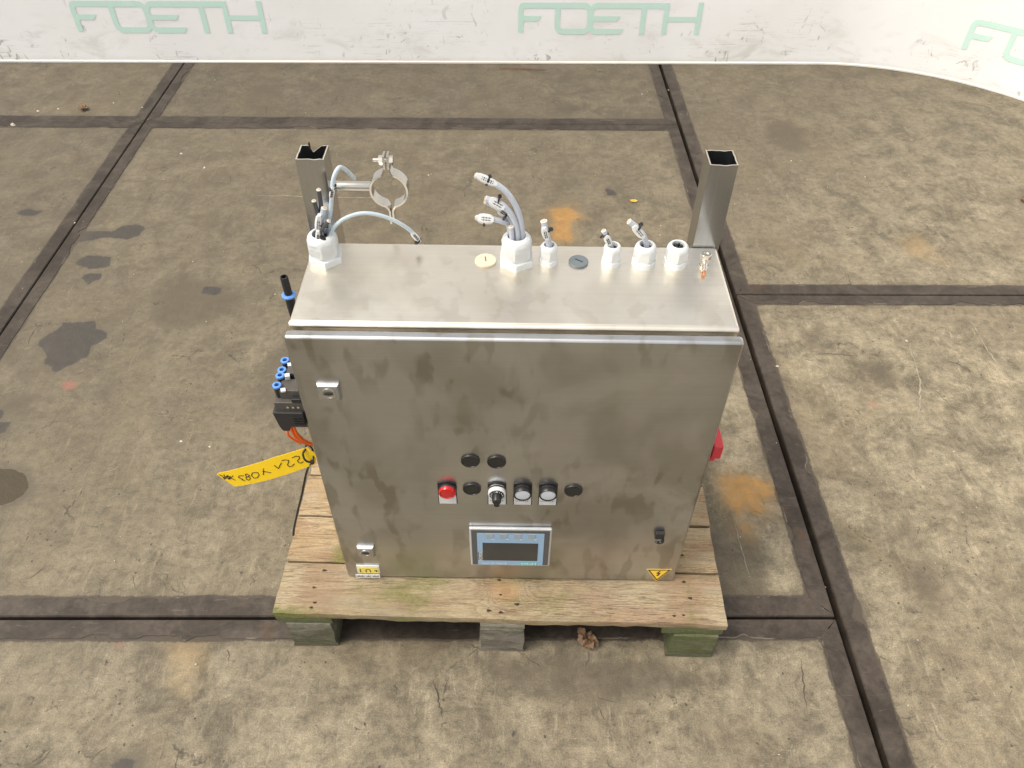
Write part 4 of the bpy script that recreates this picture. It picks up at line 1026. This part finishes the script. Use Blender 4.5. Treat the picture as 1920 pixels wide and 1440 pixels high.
for y, x_ in ((.069, -.3350), (.049, -.3350), (.0375, -.3352), (.0180, -.3355)):
    o = MB().lathe((x_, y, .586), (0, 0, 1), [(0, .0048), (.010, .0053), (.021, .0053)], 24).build('push_fitting', M['blackp'], vbo, origin=(x_, y, .586))
    MB().lathe((x_, y, .607), (0, 0, 1), [(0, .0060), (.0022, .0066), (.0036, .0062), (.0040, .0052), (.0038, .0034), (-.004, .0033), (-.004, .0001)], 28, cap0=False, mi=0).build('release_ring', M['blue'], vbo)
    MB().lathe((x_, y, .6078), (0, 0, 1), [(0, .0034), (0.0001, .0001)], 20, cap0=False, cap1=False).build('bore', M['blue_d'], vbo)
# air inlet further back
o = MB().lathe((-.3300, .136, .640), (0, 0, 1), [(0, .0062), (.020, .0068), (.036, .0068)], 28).build('air_inlet', M['blackp'], cab, origin=(-.33, .136, .64))
MB().lathe((-.3300, .136, .6755), (0, 0, 1), [(0, .0080), (.0010, .0102), (.0036, .0102), (.0046, .0090), (.0046, .0060)], 32).build('blue_ring', M['blue'], o)
MB().lathe((-.3300, .136, .6790), (-.02, 0, 1), [(0, .0058), (.0315, .0058), (.0325, .0052), (.0325, .0040), (.018, .0039), (.018, .0001)], 28, cap1=False).build('tube_stub', M['blackp'], o)
MB().tube([(-.330, .136, .642), (-.328, .136, .625), (-.315, .136, .612), (-.300, .136, .610)], .0062, 14).build('elbow', M['blackp'], o)
# orange cables out of the connector
for k, (pts, r) in enumerate((([(-0.3375, .012, .537), (-0.3370, .012, .520), (-0.3385, .014, .505), (-0.3320, .020, .485), (-0.3220, .028, .470), (-0.3120, .034, .462)], .0019),
        ([(-0.3310, .012, .545), (-0.3315, .013, .525), (-0.3300, .015, .503), (-0.3240, .021, .482), (-0.3170, .028, .468), (-0.3090, .034, .458)], .0022),
        ([(-0.3265, .012, .545), (-0.3265, .013, .525), (-0.3255, .016, .503), (-0.3205, .021, .485), (-0.3140, .028, .470), (-0.3080, .034, .460)], .0024),
        ([(-0.3285, .018, .545), (-0.3290, .018, .525), (-0.3275, .020, .503), (-0.3220, .024, .484), (-0.3155, .031, .468), (-0.3080, .038, .458)], .0022))):
    MB().tube(pts, r, 12, sub=6).build('orange_cable', M['orange'], vbo)

# red main switch on the right side ---------------------------------
o = MB().box((.3000, .040, .420), (.3090, .100, .480)).build('main_switch', M['blackm'], cab, bevel=.001, origin=(.305, .07, .45))
MB().lathe((.308, .070, .450), (1, 0, 0), [(0, .024), (.010, .023), (.011, .021)], 36).build('switch_collar', M['redp'], o)
h = MB().prism([(.034, .4380), (.100, .4380), (.104, .4650), (.100, .4680), (.036, .4680), (.034, .4660)], 'yz', .3160, .3310)
h.build('red_handle', M['redp'], o, bevel=.0012)
MB().box((.3100, .0360, .4300), (.3230, .0700, .4400)).build('handle_latch', M['redp'], o, bevel=.001)

# ------------------------------------------------------------------ yellow tag on a long zip tie
TA = Vector((-.3224, .030, .4578)); ta = Vector((-.9263, 0, -.3768)); tb = Vector((.3768, 0, -.9263)); tn = Vector((0, -1, 0))
tagE = empty('inventory_tag', tuple(TA))
tag(tagE, 'bright yellow plastic tag with handwritten black number hanging on a long black cable tie', 'tag')
def tp(a, b, n=0): 
    bend = .010*math.sin(a/.17*2.6)+.02*(b/.035)*.25
    return TA+ta*a+tb*b+tn*(n+bend)
ol = [(0, 0), (-.006, .0175), (.004, .035), (.0212, .0346), (.09, .0338), (.154, .0327), (.1567, .0311), (.1703, .0014), (.1676, -.0008), (.1145, -.0031), (.0544, -.0043)]
bm = bmesh.new(); vs = [bm.verts.new((a, b, 0)) for a, b in ol]; bm.faces.new(vs); bm.normal_update()
for k in range(1, 17): bmesh.ops.bisect_plane(bm, geom=bm.verts[:]+bm.edges[:]+bm.faces[:], plane_co=(k*.01, 0, 0), plane_no=(1, 0, 0))
bmesh.ops.triangulate(bm, faces=[f_ for f_ in bm.faces if len(f_.verts) > 4])
for vt in bm.verts: vt.co = tp(vt.co.x, vt.co.y)-TA
me = bpy.data.meshes.new('tag_plate'); bm.to_mesh(me); bm.free(); me.materials.append(M['yellow'])
o = link('tag_plate', me, tagE); sm_ = o.modifiers.new('thickness', 'SOLIDIFY'); sm_.thickness = .0008; sm_.offset = 0
STK = [[(0.031, 0.0077), (0.0241, 0.0072), (0.0194, 0.0101), (0.0215, 0.014), (0.026, 0.0159), (0.0268, 0.0204), (0.024, 0.0229), (0.0189, 0.0218)],
 [(0.0489, 0.0061), (0.0427, 0.0068), (0.0381, 0.0098), (0.0414, 0.0142), (0.045, 0.017), (0.0444, 0.0216), (0.0397, 0.0223), (0.0338, 0.0198)],
 [(0.0645, 0.0096), (0.0619, 0.018), (0.0511, 0.0094)], [(0.0844, 0.0094), (0.0881, 0.0156), (0.0923, 0.021)], [(0.0891, 0.0141), (0.0838, 0.0172), (0.0778, 0.0216)],
 [(0.1015, 0.0126), (0.1068, 0.0116), (0.1114, 0.0163), (0.111, 0.023), (0.1045, 0.0233), (0.0987, 0.019), (0.098, 0.0139), (0.1015, 0.0126)],
 [(0.1158, 0.0136), (0.1169, 0.0109), (0.1205, 0.0118), (0.1212, 0.0158), (0.1176, 0.0183), (0.117, 0.0218), (0.1219, 0.0244), (0.1248, 0.0221), (0.1236, 0.0182), (0.1188, 0.0168), (0.1146, 0.0162), (0.1158, 0.0136)],
 [(0.1242, 0.0136), (0.1325, 0.0115), (0.1355, 0.0147), (0.1332, 0.0178), (0.1308, 0.0199), (0.1333, 0.021), (0.1291, 0.0238)],
 [(0.1655, 0.0022), (0.162, 0.0058), (0.1626, 0.0136)], [(0.1571, 0.0032), (0.1606, 0.0125), (0.1529, 0.0081), (0.1562, 0.0145), (0.1481, 0.0088), (0.1543, 0.0153), (0.1427, 0.0088)],
 [(0.1638, 0.0109), (0.1517, 0.0064), (0.1501, 0.0125), (0.1454, 0.0187)]]
mb = MB()
for s_ in STK:
    dn = []
    for (a, b) in zip(s_, s_[1:]):
        for k in range(3): dn.append((a[0]+(b[0]-a[0])*k/3, a[1]+(b[1]-a[1])*k/3))
    dn.append(s_[-1]); mb.tube([tp(a, b, .0006) for a, b in dn], .00070, 6, sub=2)
mb.build('handwriting', M['ink'], tagE)
tie = MB().tube([tp(.004, .002, .001), tp(.008, .004, .006), tp(.0085, .013, .010), tp(.004, .022, .008), tp(.0005, .021, .001), tp(-.002, .010, -.006), tp(.001, -.001, -.005), tp(.004, .002, .001)], .0013, 8, flat=1.3)
hd = tp(.002, .023, .008)
tie.box(tuple(hd-Vector((.0028, .0025, .0025))), tuple(hd+Vector((.0028, .0025, .0025))))
tie.tube([hd, (-.3350, .034, .392), (-.3560, .038, .325), (-.3780, .040, .258), (-.3915, .040, .214), (-.3960, .040, .195)], .0023, 8, flat=.7)
tie.build('cable_tie', M['blackp'], tagE)

# ------------------------------------------------------------------ loose things on the floor
def leaf(name, cx0, cy0, size, lobes, mat, label, cat, crumple=.35, ang=0, sx=1):
    bm = bmesh.new(); n = 36; rings = 7; c0 = bm.verts.new((0, 0, 0)); prev = None
    for r_ in range(1, rings+1):
        ring = []
        for i in range(n):
            t = 2*math.pi*i/n; rad = size*(.60+.40*abs(math.cos(lobes*t/2))**.7)*(1+.10*math.sin(7*t+1)) * r_/rings
            ring.append(bm.verts.new((rad*math.cos(t)*sx, rad*math.sin(t), 0)))
        for i in range(n):
            if prev is None: bm.faces.new((c0, ring[i], ring[(i+1) % n]))
            else: bm.faces.new((prev[i], ring[i], ring[(i+1) % n], prev[(i+1) % n]))
        prev = ring
    for vt in bm.verts:
        p = vt.co*1.0; k = crumple*size; q = p/size
        z = k*(.9*abs(mnoise.noise(Vector((q.x*1.7+3, q.y*1.7, 1))))*2+.55*abs(mnoise.noise(Vector((q.x*4, q.y*4, 5))))+.8*(q.length**2)*.6)
        vt.co = (p.x*(1-.25*crumple)+k*.5*mnoise.noise(Vector((q.x*3, q.y*3, 8))), p.y+k*.4*mnoise.noise(Vector((q.x*3, q.y*3, 12))), z+.0015)
    me = bpy.data.meshes.new(name); bm.to_mesh(me); bm.free(); me.materials.append(mat); me.shade_smooth()
    o = link(name, me, None, (cx0, cy0, 0)); o.rotation_euler.z = ang
    m_ = o.modifiers.new('thickness', 'SOLIDIFY'); m_.thickness = .0003
    return tag(o, label, cat)
leaf('dead_leaf', .147, -.062, .026, 5, M['leaf'], 'crumpled dry brown leaf lying on the floor under the front edge of the pallet', 'leaf', .75, .9, .7)
leaf('dead_leaf', -1.649, 2.054, .020, 3, M['leaf'], 'small curled brown leaf on the far left of the floor near the backdrop', 'leaf', .6, .2)
leaf('leaf_fragment', .387, 1.470, .010, 2, M['leafy'], 'tiny yellow leaf fragment on the floor behind the cabinet', 'leaf', .15, 0, 1.2)
leaf('leaf_fragment', 1.685, 1.50, .022, 4, M['leaf'], 'dark dry leaf scrap on the right side of the floor', 'leaf', .5, 1.2)
sp = MB()
n = 16; P_ = []
for i in range(n+1):
    t = i/n; x = -.079+.203*t; hw = .0065*math.sin(math.pi*min(1, t*1.0))**.7*(1-.35*t)+.0006
    y = 2.462+.004*math.sin(t*5)
    P_.append([(x, y-hw, .0015), (x, y-hw*.3, .0015+hw*.8), (x, y+hw, .0030+hw*.3), (x, y+hw*.8, .0012)])
vv = [q for r_ in P_ for q in r_]; ff = [(i*4+j, i*4+(j+1) % 4, (i+1)*4+(j+1) % 4, (i+1)*4+j) for i in range(n) for j in range(4)]+[(3, 2, 1, 0), tuple(n*4+j for j in range(4))]
tag(sp.add(vv, ff).build('wood_splinter', M['bark'], None), 'long thin brown wood splinter lying at the foot of the white backdrop', 'splinter')
